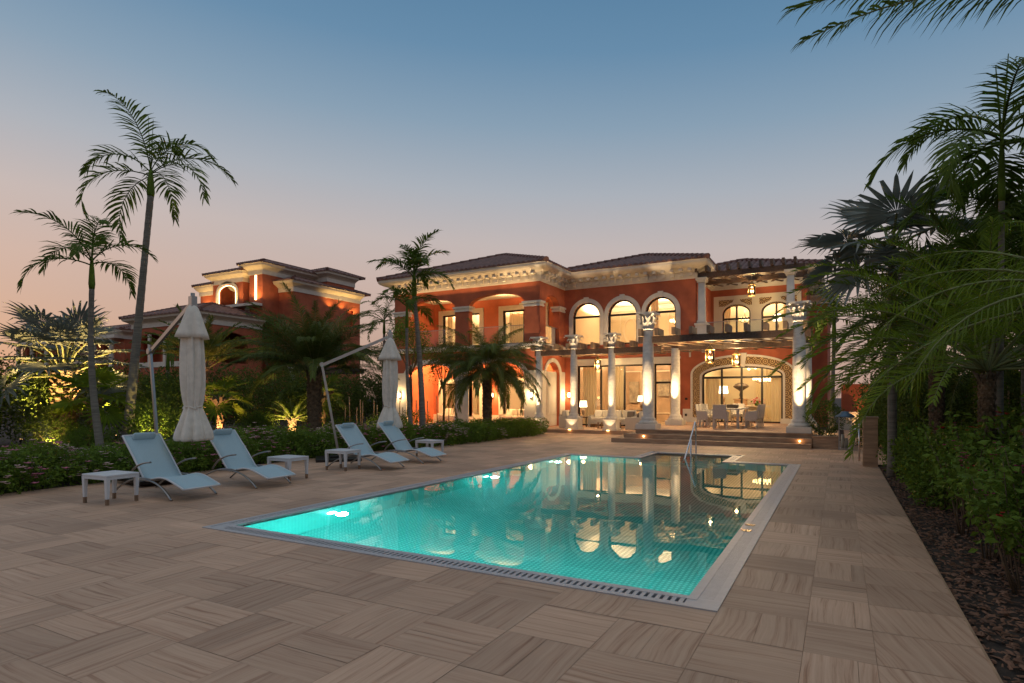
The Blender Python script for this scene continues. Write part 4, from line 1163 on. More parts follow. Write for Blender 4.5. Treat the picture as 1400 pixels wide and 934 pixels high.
sofa(-19.3, 28.6, T2, 0, 1.9, 'cream sofa inside the left bay of the loggia', 2)
sofa(-15.4, 28.7, T2, 0, 1.6, 'cream sofa inside the right bay of the loggia by the glass door', 2)
b = MB(); b.box(-10.05, -9.0, 26.75, 27.35, T2 + .3, T2 + .36); ct = thing('coffee_table', (-9.5, 27.05, T2), 'low pale coffee table in front of the outdoor sofa', 'table'); b.build('tabletop', M['wicker'], ct)
for x in (-9.98, -9.07):
    for y in (26.8, 27.3): b = MB(); b.box(x - .03, x + .03, y - .03, y + .03, T2, T2 + .299); b.build('leg', M['brass'], ct)

def table_lamp(x, y, z, lb, s=1, p=9, stand=None):
    t = thing('table_lamp', (x, y, z), lb, 'lamp')
    b = MB(); b.lathe([(.09, 0), (.09, .02), (.03, .05), (.07, .16), (.08, .26), (.03, .36), (.015, .4), (.015, .52)], (x, y, z), 14); b.v = [(x + (a - x) * s, y + (q - y) * s, z + (c - z) * s) for a, q, c in b.v]; b.build('lamp_base', M['brass'], t)
    b = MB(); b.lathe([(.19, .46), (.155, .76)], (x, y, z), 20); b.v = [(x + (a - x) * s, y + (q - y) * s, z + (c - z) * s) for a, q, c in b.v]; b.build('lamp_shade', M['shade'], t)
    lamp('POINT', (x, y, z + .9 * s), p, WARM, .08, parent=t, name='table_lamp_light')
def small_table(x, y, z, h, w_, lb, m='dark'):
    t = thing('console_table', (x, y, z), lb, 'table'); b = MB(); b.box(x - w_, x + w_, y - .25, y + .25, z + h - .05, z + h); b.build('tabletop', M[m], t)
    for sx in (-1, 1):
        for sy in (-1, 1): b = MB(); b.box(x + sx * (w_ - .04) - .025, x + sx * (w_ - .04) + .025, y + sy * .2 - .025, y + sy * .2 + .025, z, z + h - .051); b.build('leg', M[m], t)
small_table(-11.35, 28.35, T2, .5, .28, 'small dark side table at the left end of the outdoor sofa'); table_lamp(-11.35, 28.35, T2 + .5, 'lit lamp on the small table left of the outdoor sofa', 1.05)
small_table(-9.15, 31.0, T2, .8, .5, 'dark console in the living room behind the sofa'); table_lamp(-9.15, 31.0, T2 + .8, 'lit drum lamp on the living room console', 1)
small_table(-5.2, 32.2, T1, .8, .4, 'console in the dining room behind the left glass panel', 'cushion'); table_lamp(-5.2, 32.2, T1 + .8, 'lit lamp behind the left panel of the arched door', 1.25, 10)
table_lamp(-2.9, 35.0, UF + .9, 'lit lamp in the bedroom behind the upper right window', 1.2, 9)
small_table(-2.9, 35.0, UF, .9, .3, 'nightstand in the bedroom behind the upper right window', 'cushion')
t = thing('urn_pedestal', (-4.6, 34.0, T1), 'grey pedestal in the dining room carrying a dark bronze urn', 'pedestal'); b = MB(); b.box(-4.9, -4.3, 33.7, 34.3, T1, T1 + 1.05); b.box(-4.95, -4.25, 33.65, 34.35, T1 + 1.05, T1 + 1.1); b.build('plinth', M['stone'], t)
b = MB(); b.lathe([(.14, 0), (.06, .06), (.09, .2), (.05, .38), (.12, .45), (.38, .62), (.40, .66), (.30, .78), (.1, .86), (0, .88)], (-4.6, 34.0, T1 + 1.1), 20); tag(b.build('urn', M['statue'], origin=(-4.6, 34, T1 + 1.1)), 'dark bronze mushroom shaped urn on the dining room pedestal', 'urn')
b = MB(); b.box(-4.9, -2.7, 31.6, 32.8, T1 + .7, T1 + .76); b.box(-4.0, -3.6, 32, 32.4, T1, T1 + .7); tag(b.build('indoor_dining_table', M['cushion'], origin=(-3.8, 32.2, T1)), 'white table inside the dining room behind the arched door', 'table')
b = MB(); r2 = random.Random(5)
for k in range(60): a = (-3.6 + r2.gauss(0, .13), 32 + r2.gauss(0, .13), T1 + .98 + r2.gauss(0, .07)); b.ball(a, .045, .045, .04, 6, 4, r2.choice((0, 0, 1, 2)))
b.lathe([(.08, .0), (.1, .1), (.05, .22)], (-3.6, 32, T1 + .76), 12, 2)
tag(b.build('flower_vase', [M['palepink'], M['redpetal'], M['leaf']], origin=(-3.6, 32, T1 + .76)), 'vase of pink and orange flowers on the dining room table', 'flowers')
def chandelier(x, y, z, zt, lb, n=14, r=.42):
    t = thing('chandelier', (x, y, z), lb, 'chandelier'); b = MB(); b.tube([(x, y, z), (x, y, zt)], .015, 8)
    for k in range(n): a = 2 * math.pi * k / n; b.tube([(x, y, z), (x + r * .6 * math.cos(a), y + r * .6 * math.sin(a), z - .12), (x + r * math.cos(a), y + r * math.sin(a), z + .05)], .008, 5)
    b.build('frame', M['brass'], t); b = MB()
    for k in range(n): a = 2 * math.pi * k / n; b.ball((x + r * math.cos(a), y + r * math.sin(a), z + .1), .04, .04, .07, 8, 6); b.ball((x + r * .5 * math.cos(a + .2), y + r * .5 * math.sin(a + .2), z + .02), .035, .035, .06, 8, 6)
    b.build('bulb', M['bulb'], t)
chandelier(-9.0, 32, 5.5, 7.2, 'glowing chandelier in the room behind the middle arched window'); chandelier(-7.4, 32.2, 5.6, 7.2, 'glowing chandelier behind the right arched window', 18, .5)
chandelier(-3.15, 32.2, 2.45, 3.95, 'wide glowing chandelier behind the arched terrace door', 22, .62); chandelier(-4.6, 35.5, 5.9, 7.2, 'chandelier behind the upper left balcony window', 12, .3)
chandelier(-18.9, 31.8, 5.9, 7.15, 'small chandelier in the bedroom behind the left loggia pier', 10, .3)

# ------------------------------------------------------------------ planter, lantern, pier at the side passage
b = MB(); b.box(-.74, -.02, 21.2, 25.2, -.05, .36); b.box(-.76, 0, 21.18, 25.2, .36, .39); tag(b.build('stone_planter', M['stone'], origin=(-.37, 22, 0), bevel=.008), 'low sandstone planter at the right end of the terrace steps', 'planter')
t = thing('gate_pier', (.64, 16.35, 0), 'short sandstone pier at the end of the paving by the hedge', 'pier')
b = MB(); b.box(.49, .79, 16.2, 16.5, -.05, 1.12); b.build('post', M['stone'], t, bevel=.006); b = MB(); b.box(.475, .805, 16.185, 16.515, 1.12, 1.16); b.build('capstone', M['stone'], t, bevel=.006)
b = MB(); b.tube([(.42, 16.4, .1), (.42, 16.4, 1.02)], .02, 8); b.tube([(.3, 16.4, .86), (.49, 16.4, .86)], .018, 8); b.ball((.42, 16.4, 1.04), .035); b.build('gate_latch', M['chrome'], t)
t = thing('floor_lantern', (.16, 21.2, 0), 'tall glass floor lantern with a blue metal cap between the planter and the pier', 'lantern')
b = MB()
for x in (0, .32):
    for y in (21.05, 21.37): b.box(x - .015, x + .015, y - .015, y + .015, 0, 1.0)
b.box(-.02, .34, 21.03, 21.39, 0, .05); b.build('frame', M['alu'], t)
b = MB(); b.lathe([(.28, 1.0), (.28, 1.03), (.12, 1.13), (.1, 1.18)], (.16, 21.21, 0), 4); b.build('cap', M['bluecap'], t)
b = MB()
for a in ((.004, 21.05, .004, 21.37), (.316, 21.05, .316, 21.37), (.0, 21.054, .32, 21.054)): b.add([(a[0], a[1], .05), (a[2], a[3], .05), (a[2], a[3], 1), (a[0], a[1], 1)], [(0, 1, 2, 3)])
b.build('pane', M['rail_glass'], t)
for i, (x, h, lb) in enumerate(((.1, .42, 'tall candle'), (.2, .3, 'short candle'))):
    b = MB(); b.lathe([(.045, 0), (.045, h), (.01, h + .005)], (x, 21.2 + i * .05, .05), 12); tag(b.build('candle', M['cushion'], origin=(x, 21.2, .05)), 'pale %s standing inside the glass floor lantern' % lb, 'candle')
b = MB(); b.box(.1, 2.2, 35, 35.3, 0, 2.3); tag(b.build('garden_wall', M['red'], origin=(1.1, 35, 0)), 'orange lit garden wall at the end of the side passage', 'wall')
b = MB(); b.box(0.0, .9, 34.2, 34.6, 0, .9); tag(b.build('low_wall', M['white'], origin=(.5, 34.4, 0)), 'low white wall in front of the orange passage wall', 'wall')
lamp('SPOT', (1.2, 33.6, .2), 90, (1, .5, .18), .06, (1.1, 35, 1.3), 110, .8, name='passage_light')
lamp('POINT', (-.35, 22.9, .55), 8, WARM, .05, name='planter_light')
lamp('POINT', (-.6, 33, 3.2), 14, (1, .7, .3), .05, name='passage_light')
# ------------------------------------------------------------------ vegetation
UP = Vector((0, 0, 1))
def frond(mb, base, az, elev, L, droop, nl, ll, lw, vee=.25, r=None, t0=.14, ldroop=.5, mi=0, mi_r=1, rw=.018, plum=0, side_droop=0, tipw=.25):
    """feather leaf: a curved midrib with two rows of narrow drooping leaflets"""
    r = r or rnd; n = 12; pts = [Vector(base)]; dirs = []
    for i in range(n):
        tt = (i + .5) / n; e = elev - droop * tt ** 1.35; a = az + side_droop * tt
        d = Vector((math.cos(a) * math.cos(e), math.sin(a) * math.cos(e), math.sin(e))); dirs.append(d); pts.append(pts[-1] + d * L / n)
    dirs.append(dirs[-1])
    mb.tube(pts, [rw * (1 - .85 * i / n) for i in range(n + 1)], 4, mi_r, cap=False)
    for j in range(nl):
        tt = t0 + (1 - t0) * (j + r.uniform(.2, .8)) / nl
        f = tt * n; i = min(int(f), n - 1); p = pts[i].lerp(pts[i + 1], f - i); d = dirs[i]
        sd = d.cross(UP)
        if sd.length < .05: sd = Vector((-math.sin(az), math.cos(az), 0))
        sd.normalize(); up = sd.cross(d)
        s_ = (tt - t0) / (1 - t0)
        le = ll * (.55 + .45 * math.sin(math.pi * min(1, s_ * 1.25 + .12))) * (1 - tipw * s_ * s_) * r.uniform(.85, 1.1)
        for sg in (-1, 1):
            ang = R(62 - 38 * s_) + r.uniform(-.1, .1)
            v = d * math.cos(ang) + sd * sg * math.sin(ang); v = (v + up * (vee + r.uniform(-1, 1) * (.08 + plum))).normalized()
            wv = d * .9 - v * d.dot(v); wv = (wv.normalized() if wv.length > .01 else up) * lw * .5
            q = p; vs = [q - wv * .5, q + wv * .5]; seg = 3; dd = v.copy()
            for k in range(1, seg + 1):
                dd = (dd - UP * ldroop * k / seg * .55).normalized(); q = q + dd * le / seg; wk = (1, .8, 0)[k - 1]
                if k < seg: vs += [q - wv * wk, q + wv * wk]
                else: vs += [q]
            mb.add(vs, [(0, 1, 3, 2), (2, 3, 5, 4), (4, 5, 6)], mi)
    return pts
def trunk_mesh(x, y, z0, h, r0, r1, lean=(0, 0), rough=.0, rings=0, n=12, bow=0):
    b = MB(); N = max(8, int(h / (.16 if rings else .4))); pts = []; rad = []
    for i in range(N + 1):
        t = i / N; pts.append((x + lean[0] * t + bow * math.sin(math.pi * t), y + lean[1] * t, z0 + h * t)); k = r0 + (r1 - r0) * min(1, t * 1.3)
        if i == 0: k *= 1.25
        rad.append(k * (1 + (rings if i % 2 else -rings)))
    b.tube(pts, rad, n); return b, Vector(pts[-1])
def scales(b, x, y, z0, h, r0, r1, lean=(0, 0), step=.085, out=.035, n=9):
    """cut leaf bases in spirals over a date palm trunk"""
    N = int(h / step)
    for i in range(N):
        t = i / N; rr = r0 + (r1 - r0) * t
        for k in range(n):
            a = 2 * math.pi * (k + (i % 2) * .5) / n + i * .05
            c = Vector((x + lean[0] * t + rr * math.cos(a), y + lean[1] * t + rr * math.sin(a), z0 + h * t)); o = Vector((math.cos(a), math.sin(a), .0)); s_ = Vector((-o.y, o.x, 0)) * math.pi * rr / n * .8
            b.add([c - s_, c + s_, c + o * out + s_ * .6 + UP * step * .9, c + o * out - s_ * .6 + UP * step * .9, c - s_ * .5 + UP * step * 1.3, c + s_ * .5 + UP * step * 1.3], [(0, 1, 2, 3), (3, 2, 5, 4)])
def royal_palm(x, y, h, r0, lean, nf, L, lb, seed, ll=.55, lw=.045, cs=.9, group=None, nl=34, el=(75, -10), dr=(1.3, 2.1), z0=-.04, leafm='palm', spear=True, azs=None, bow=0, barkm='greybark'):
    r = random.Random(seed); t = thing('feather_palm', (x, y, z0), lb, 'palm tree', group)
    b, top = trunk_mesh(x, y, z0, h - cs, r0, r0 * .62, lean, .03, 1 and .03, bow=bow); b.build('trunk', M[barkm], t)
    b = MB(); k = r0 * .62; b.tube([top - UP * .02, top + UP * cs * .15, top + UP * cs * .6, top + UP * cs], [k * 1.02, k * 1.25, k * .95, k * .5], 12); b.build('crownshaft', M['leaf'], t)
    b = MB()
    for i in range(nf):
        s_ = i / max(1, nf - 1); az = (azs[i] if azs else i * 2.4 + r.uniform(-.3, .3)); e = R(el[0] + (el[1] - el[0]) * s_ + r.uniform(-6, 6))
        frond(b, top + UP * (cs * (1 - .25 * s_)) , az, e, L * r.uniform(.85, 1.08), dr[0] + (dr[1] - dr[0]) * r.random(), nl, ll, lw, .3, r, plum=.22, ldroop=.75, rw=.022)
    b.build('crown', [M[leafm], M['petiole'] if leafm != 'palm' else M['palm']], t)
    if spear:
        b = MB()
        for k_ in range(2): b.tube([top + UP * cs * .8, top + Vector((r.uniform(-.12, .12), r.uniform(-.12, .12), cs + L * r.uniform(.42, .62)))], [.02, .006], 6)
        b.build('spear_leaf', M['palm'], t)
    return t
def date_palm(x, y, th, r0, nf, L, lb, seed, ll=.34, lw=.02, nl=60, el=(82, 5), dr=(1.0, 1.9), leafm='datepalm', group=None, lean=(0, 0), z0=-.04, azs=None, els=None, ld=.42, vee=.42):
    r = random.Random(seed); t = thing('date_palm', (x, y, z0), lb, 'palm tree', group)
    b, top = trunk_mesh(x, y, z0, th, r0 * .92, r0 * .92, lean, n=14); scales(b, x, y, z0, th, r0 * .9, r0 * .98, lean, out=r0 * .16, step=max(.05, r0 * .35)); b.build('trunk', M['datebark'], t)
    b = MB()
    for k in range(26): a = k * 2.4; q = top + Vector((math.cos(a), math.sin(a), 0)) * r0 * .8 - UP * .1; b.bar(q, q + Vector((math.cos(a) * .5, math.sin(a) * .5, 1)).normalized() * r.uniform(.2, .45) * (r0 / .25), .05 * r0 / .25, .02, (math.cos(a), math.sin(a), 0))
    b.build('leaf_base', M['bark'], t)
    b = MB()
    for i in range(nf):
        s_ = i / max(1, nf - 1); az = azs[i] if azs else i * 2.4 + r.uniform(-.25, .25); e = R(els[i]) if els else R(el[0] + (el[1] - el[0]) * s_ ** .8 + r.uniform(-6, 6))
        frond(b, top + UP * .05 + Vector((math.cos(az), math.sin(az), 0)) * r0 * .5, az, e, L * r.uniform(.85, 1.08), dr[0] + (dr[1] - dr[0]) * r.random(), nl, ll, lw, vee, r, t0=.2, plum=.28, ldroop=ld, rw=.02)
    b.build('crown', [M[leafm], M['petiole']], t)
    return t
def fan_leaf(mb, base, az, elev, pl, R0, nseg, r, mi=0, mi_r=1, spread=290, pw=.03, fold=.6):
    d = Vector((math.cos(az) * math.cos(elev), math.sin(az) * math.cos(elev), math.sin(elev))); e2 = elev - .35
    mid = Vector(base) + d * pl * .55; d2 = Vector((math.cos(az) * math.cos(e2), math.sin(az) * math.cos(e2), math.sin(e2))); hub = mid + d2 * pl * .45
    mb.tube([base, mid, hub], [pw, pw * .7, pw * .5], 5, mi_r, cap=False)
    sd = d2.cross(UP).normalized(); up = sd.cross(d2); tilt = r.uniform(.1, .5)
    d3 = (d2 * math.cos(tilt) - up * math.sin(tilt)).normalized(); up = sd.cross(d3)
    for k in range(nseg):
        a = R(-spread / 2 + spread * (k + .5) / nseg); wa = R(spread / nseg) / 2
        def dirv(g): return d3 * math.cos(g) + sd * math.sin(g)
        le = R0 * (.72 + .28 * math.cos(a / 2)) * r.uniform(.9, 1.05); c = dirv(a); z = up * fold
        i_ = hub + c * le * .04
        m0 = hub + (dirv(a - wa) + z * (.10)) * le * .46; m1 = hub + (dirv(a + wa) + z * .10) * le * .46; mc = hub + (c - z * .10) * le * .47
        tip = hub + (c + z * .08) * le - UP * le * r.uniform(.02, .22)
        ta = hub + (c + z * .1) * le * .82 - UP * le * .04; wv = (dirv(a + wa) - dirv(a - wa)) * le * .2
        mb.add([i_, m0, mc, m1, ta - wv * .55, ta + wv * .55, tip], [(0, 1, 2), (0, 2, 3), (1, 4, 5, 2), (2, 5, 3), (4, 6, 5)], mi)
def fan_palm(x, y, th, r0, nf, pl, R0, lb, seed, leafm='bismarck', pm='petiole', el=(80, -20), nseg=22, group=None, z0=-.04, barkm='datebark', boots=True):
    r = random.Random(seed); t = thing('fan_palm', (x, y, z0), lb, 'palm tree', group)
    b, top = trunk_mesh(x, y, z0, th, r0, r0 * .95, n=14)
    if boots: scales(b, x, y, z0, th, r0 * .95, r0, out=r0 * .3, step=.16, n=7)
    b.build('trunk', M[barkm], t)
    if boots:
        b = MB()
        for k in range(16): a = k * 2.4; q = top + Vector((math.cos(a), math.sin(a), 0)) * r0 * .7 - UP * .25; b.bar(q, q + Vector((math.cos(a) * .8, math.sin(a) * .8, 1)).normalized() * r.uniform(.3, .6), .1, .04, (math.cos(a), math.sin(a), 0))
        b.build('leaf_base', M['bark'], t)
    b = MB()
    for i in range(nf):
        s_ = i / max(1, nf - 1); fan_leaf(b, top - UP * .05, i * 2.4 + r.uniform(-.3, .3), R(el[0] + (el[1] - el[0]) * s_ + r.uniform(-7, 7)), pl * r.uniform(.8, 1.1), R0 * r.uniform(.85, 1.1), nseg, r, pw=.035 * R0)
    b.build('crown', [M[leafm], M[pm]], t)
    return t

def leaves(b, n, fn, size, r, mi=0, asp=.5):
    for _ in range(n):
        p, nrm = fn(r); s_ = size * r.uniform(.6, 1.25)
        d = (Vector((r.gauss(0, 1), r.gauss(0, 1), r.gauss(.1, .8))) + nrm * .8).normalized(); w_ = d.cross(Vector((r.gauss(0, 1), r.gauss(0, 1), r.gauss(0, 1)))).normalized(); u = w_.cross(d)
        a = p + d * s_; c = p + d * s_ * .5; wv = w_ * s_ * asp * .5; f = u * s_ * .1
        b.add([p, c + wv + f, a - u * s_ * .12, c - wv + f, c], [(0, 1, 4), (4, 1, 2), (0, 4, 3), (4, 3, 2)], mi)
def blob(rx, ry, rz, zc, hollow=.55, lumps=None):
    def fn(r):
        while True:
            v = Vector((r.gauss(0, 1), r.gauss(0, 1), r.gauss(0, 1))).normalized(); k = hollow + (1 - hollow) * r.random() ** .6
            if lumps:
                a = math.atan2(v.y, v.x); k *= 1 + .22 * math.sin(a * lumps[0] + lumps[1]) * math.cos(v.z * 3 + lumps[2]) + .1 * math.sin(a * 7 + v.z * 6)
            p = Vector((v.x * rx * k, v.y * ry * k, zc + v.z * rz * k))
            if p.z > .02: return p, v
    return fn
def shrub(name, lb, cat, n, rx, ry, rz, zc, size, m, seed, flowers=None, nfl=0, group=None, stems=7, fs=.05, hollow=.45, asp=.5, loc=(0, 0, 0)):
    r = random.Random(seed); t = thing(name, loc, lb, cat, group)
    fn = blob(rx, ry, rz, zc, hollow, (r.choice((2, 3, 4)), r.uniform(0, 6), r.uniform(0, 6)))
    b = MB(); leaves(b, n, fn, size, r, asp=asp); b.build('foliage', M[m], t, world=False)
    b = MB()
    for k in range(stems):
        a = r.uniform(0, 6.28); p = Vector((math.cos(a) * rx * .25, math.sin(a) * ry * .25, 0)); q = Vector((math.cos(a) * rx * r.uniform(.3, .8), math.sin(a) * ry * r.uniform(.3, .8), zc + rz * r.uniform(0, .5)))
        b.tube([p, p.lerp(q, .5) + Vector((r.uniform(-.05, .05), r.uniform(-.05, .05), .05)), q], [.012, .009, .004], 5)
    b.build('stem', M['stem'], t, world=False)
    if nfl:
        b = MB(); fo = blob(rx * 1.02, ry * 1.02, rz * 1.02, zc, .92, None)
        for k in range(nfl):
            c, nv = fo(r)
            if nv.z < -.3: continue
            for j in range(r.choice((1, 2, 3, 4))):
                q = c + Vector((r.gauss(0, fs), r.gauss(0, fs), r.gauss(0, fs * .6)))
                for pt in range(5):
                    a = pt * 1.257 + j; e = Vector((math.cos(a), math.sin(a), .35)); s2 = Vector((-math.sin(a), math.cos(a), 0)) * fs * .32
                    b.add([q, q + e * fs * .45 + s2, q + e * fs * .75, q + e * fs * .45 - s2], [(0, 1, 2, 3)])
        b.build('flower', M[flowers], t, world=False)
    return t

# low flowering hedge beside the loungers
LB_ = {'pp': 'low leafy shrub with pale pink blooms in the border behind the loungers', 'pk': 'low leafy shrub with deep pink blooms in the border behind the loungers', 'gr': 'low green shrub without blooms in the border behind the loungers'}
def hedge_proto(seed, key, fl, nfl): return shrub('flowering_shrub', LB_[key], 'shrub', 2100, .62, .62, .44, .36, .075, 'leaf', seed, fl, nfl, 'shrubs of the border behind the loungers', fs=.085)
HP = [hedge_proto(1, 'pp', 'palepink', 55), hedge_proto(2, 'pk', 'pink', 26), hedge_proto(3, 'gr', None, 0), hedge_proto(4, 'pp', 'palepink', 26)]
hr_ = random.Random(11); used = set()
def place(protos, used, i, loc, rz, sc):
    p = protos[i]
    if i not in used: used.add(i); p.location = loc; p.rotation_euler.z = rz; p.scale = (sc,) * 3 if not hasattr(sc, '__len__') else sc; return p
    return dup(p, loc, rz, scale=sc)
yy = -1.0
while yy < 23.9:
    for row in range(2):
        fx = -12.55 if yy < 14 else -12.55 + min(1, (yy - 14) / 3) * .85
        i = hr_.choice((0, 0, 1, 2, 3)) if yy < 18 else hr_.choice((2, 2, 3, 2, 1))
        s_ = hr_.uniform(.82, 1.1)
        place(HP, used, i, (fx - row * .75 + hr_.uniform(-.1, .1), yy + row * .4 + hr_.uniform(-.1, .1), -.03), hr_.uniform(0, 6.28), (s_, s_, s_ * hr_.uniform(.85, 1.08)))
    yy += .8

# tall dark boundary hedge on the left
HB = [shrub('boundary_hedge', 'tall dark hedge shrub in the boundary row before the neighbouring house', 'hedge', 3400, 1.25, 1.25, 1.65, 1.6, .13, 'darkleaf', 20 + k, None, 0, 'hedge row along the left boundary', stems=5, hollow=.35) for k in range(2)]
ub = set()
for k in range(24):
    place(HB, ub, k % 2, (-26 + hr_.uniform(-.3, .3), 4 + k * 1.65, -.05), hr_.uniform(0, 6.28), (1, 1, hr_.uniform(.8, 1.12)))
for k in range(5): dup(HB[k % 2], (-24.5 + k * 1.3, 37.5 + k * .4, -.05), k, 'dark hedge shrub at the far end of the left garden, left of the villa', 'hedge shrubs at the far end of the left garden', scale=(1, 1, 1.1))

# palms of the left garden
royal_palm(-21.4, 11.7, 9.5, .17, (.55, .5), 9, 3.1, 'tallest feather palm with a leaning grey trunk at the far left', 31, ll=.92, lw=.06, nl=32, el=(84, 2), dr=(1.5, 2.3), azs=[2.1, 5.2, .5, 3.64, .95, 2.3, .1, 4.2, 3.2])
royal_palm(-19.15, 9.75, 5.75, .115, (-.1, -.2), 8, 2.1, 'shorter feather palm with a curved thin trunk left of the tallest palm', 32, ll=.7, lw=.048, el=(82, 15), nl=30, bow=-.25, dr=(1.4, 2.2))
royal_palm(-13.55, 17.95, 6.3, .13, (-.25, -.2), 9, 1.75, 'slim feather palm standing before the left end of the villa, its crown above the eave', 33, ll=.62, lw=.05, nl=34, el=(82, 25), bow=.08, dr=(1.0, 1.9))
royal_palm(-13.62, 17.45, 5.1, .085, (-.2, -.1), 7, 1.6, 'thin lower feather palm beside the slim one before the left loggia', 34, ll=.58, lw=.05, nl=28, el=(75, 25), spear=False, bow=-.1)
fan_palm(-28.8 + 4.0, 13.0 - 1.6, 2.5, .36, 24, 1.9, 1.35, 'big silver fan palm lit gold from below at the far left', 35, el=(88, -8))
date_palm(-16.9, 15.85, 2.5, .26, 60, 3.3, 'bushy date palm with a thick dark trunk between the two parasols', 36, ll=.6, nl=120, el=(86, 18), dr=(.7, 1.4), lw=.02, vee=.2, ld=.75)
date_palm(-12.75, 21.25, 2.7, .2, 56, 2.75, 'dark drooping date palm right in front of the villa loggia', 37, ll=.55, nl=120, el=(80, -10), dr=(.9, 1.7), lw=.019, vee=.1, ld=1.0)
date_palm(-22.6, 15.3, 2.7, .2, 30, 2.6, 'date palm with an orange lit trunk behind the nearer parasol', 38, ll=.42, nl=64, el=(88, 35), dr=(.6, 1.1), lw=.03)
fan_palm(-20.5, 14.6, 1.55, .12, 12, .75, .72, 'small fan palm with a bright lit trunk between parasol and date palm', 39, 'lime', el=(75, -10), nseg=16)
date_palm(-18.9, 16.6, .75, .16, 22, 1.15, 'small golden lit cycad in the left garden bed', 40, ll=.16, nl=34, el=(70, 5), dr=(.5, .9), leafm='lime', lw=.02)
fan_palm(-18.9, 18.2, 1.75, .11, 11, .7, .7, 'small fan palm left of the bushy date palm, before the stakes', 41, 'palm', el=(75, -15), nseg=16)
fan_palm(-22.4, 11.2, 1.5, .17, 14, .9, .95, 'yellow green fan palm between the two left feather palms', 42, 'lime', el=(80, -10), nseg=20)
royal_palm(-28.5, 17.5, 3.9, .12, (0, 0), 9, 1.9, 'distant feather palm before the far left villa', 43, ll=.5, lw=.05, nl=22, el=(75, 0), spear=False)
royal_palm(-24.2, 28.2, 6.4, .12, (0, 0), 12, 2.4, 'feather palm in the gap between the villa and the neighbouring house', 44, ll=.5, lw=.045, nl=24, el=(75, 5), spear=False)
# garden shrubs and small trees, some lit
def garden(lb, x, y, n, rx, rz, zc, size, m, seed, name='garden_shrub', fl=None, nfl=0, **k): return shrub(name, lb, 'shrub', n, rx, rx, rz, zc, size, m, seed, fl, nfl, loc=(x, y, -.04), **k)
garden('yellow lit leafy shrub at the foot of the silver fan palm', -22.9, 10.2, 2200, .9, .55, .5, .10, 'limeleaf', 50, asp=.25)
garden('lit shrub right of the silver fan palm', -22.5, 11.0 - .3, 1800, .75, .45, .4, .09, 'limeleaf', 51, asp=.25)
garden('bright yellow lit frangipani shrub behind the nearer parasol pole', -20.3, 12.0, 2200, .75, .75, .7, .12, 'limeleaf', 52)
garden('frangipani bush with dark leaves above the lit shrub', -21.6, 13.4, 2400, 1.1, 1.0, 1.6, .15, 'darkleaf', 53)
garden('dark rounded shrub left of the lit cycad', -20.1, 15.9, 2000, .7, .6, .5, .09, 'leaf', 54)
garden('grassy shrub between the small fan palm and the cycad', -19.7, 15.7, 1800, .45, .6, .5, .12, 'limeleaf', 55, asp=.12)
garden('clipped low shrub under the bushy date palm', -17.2, 17.2, 2400, .9, .45, .4, .08, 'leaf', 56)
garden('round yellow green shrub before the stakes', -16.9, 19.6, 2200, .8, .5, .45, .08, 'limeleaf', 57)
garden('round green shrub left of the farther parasol', -16.1, 20.6, 2200, .9, .55, .5, .08, 'leaf', 58)
garden('dark shrub at the left picture edge', -24.2, 8.2, 3000, 1.2, 1.1, 1.5, .12, 'darkleaf', 59)
garden('flowering frangipani shrub behind the lit cycad', -20.2, 18.3, 2200, 1.0, .8, 1.5, .16, 'darkleaf', 60, fl='palepink', nfl=14)
garden('low dark fern shrub under the tallest palm', -21.2, 10.4, 1800, .8, .35, .3, .12, 'leaf', 61, asp=.2)
def small_tree(x, y, h, rx, rz, lb, seed, m='leaf', n=3800, size=.11):
    r = random.Random(seed); t = thing('garden_tree', (x, y, -.04), lb, 'tree'); b = MB(); top = h - rz
    b.tube([(0, 0, 0), (.05, .02, top * .5), (.02, -.03, top)], [.06, .05, .04], 8)
    for k in range(9):
        a = k * 2.4; b.tube([(.02, -.03, top * .85), (math.cos(a) * rx * .4, math.sin(a) * rx * .4, top + rz * .5), (math.cos(a) * rx * .7, math.sin(a) * rx * .7, top + rz * r.uniform(.6, 1.4))], [.03, .018, .006], 5)
    b.build('trunk', M['stem'], t, world=False)
    b = MB()
    for k in range(9):
        a = k * 2.4; c = Vector((math.cos(a) * rx * .55 * r.uniform(.4, 1.1), math.sin(a) * rx * .55 * r.uniform(.4, 1.1), top + rz * r.uniform(.2, 1.5))); f0 = blob(rx * .5, rx * .5, rz * .42, 0, .2)
        leaves(b, n // 9, lambda q, f0=f0, c=c: (lambda pv: (pv[0] + c, pv[1]))(f1(q)), size, r, asp=.35) if False else None
        def f1(q, c=c):
            v = Vector((q.gauss(0, 1), q.gauss(0, 1), q.gauss(0, 1))).normalized(); kk = q.random() ** .5
            return c + Vector((v.x * rx * .5 * kk, v.y * rx * .5 * kk, v.z * rz * .5 * kk)), v
        leaves(b, n // 9, f1, size, r, asp=.35)
    b.build('crown', M[m], t, world=False)
small_tree(-23.4, 6.8, 4.3, 1.3, 1.4, 'olive like tree at the far left edge, warmly lit', 70, 'leaf')
small_tree(-17.0, 21.6, 4.3, 1.25, 1.2, 'small loose tree behind the farther parasol pole', 71, 'leaf')
small_tree(-16.2, 23.0, 3.6, .9, 1.2, 'thin young tree beside the villa corner', 72, 'darkleaf', 2200)
small_tree(-29, 24, 5.0, 1.6, 1.6, 'dark tree before the lower wing of the neighbouring house', 73, 'darkleaf')
small_tree(-25.2, 30.5, 4.6, 1.5, 1.7, 'bushy dark tree in the gap left of the villa', 78, 'darkleaf', 8000, .14)
r3 = random.Random(9)
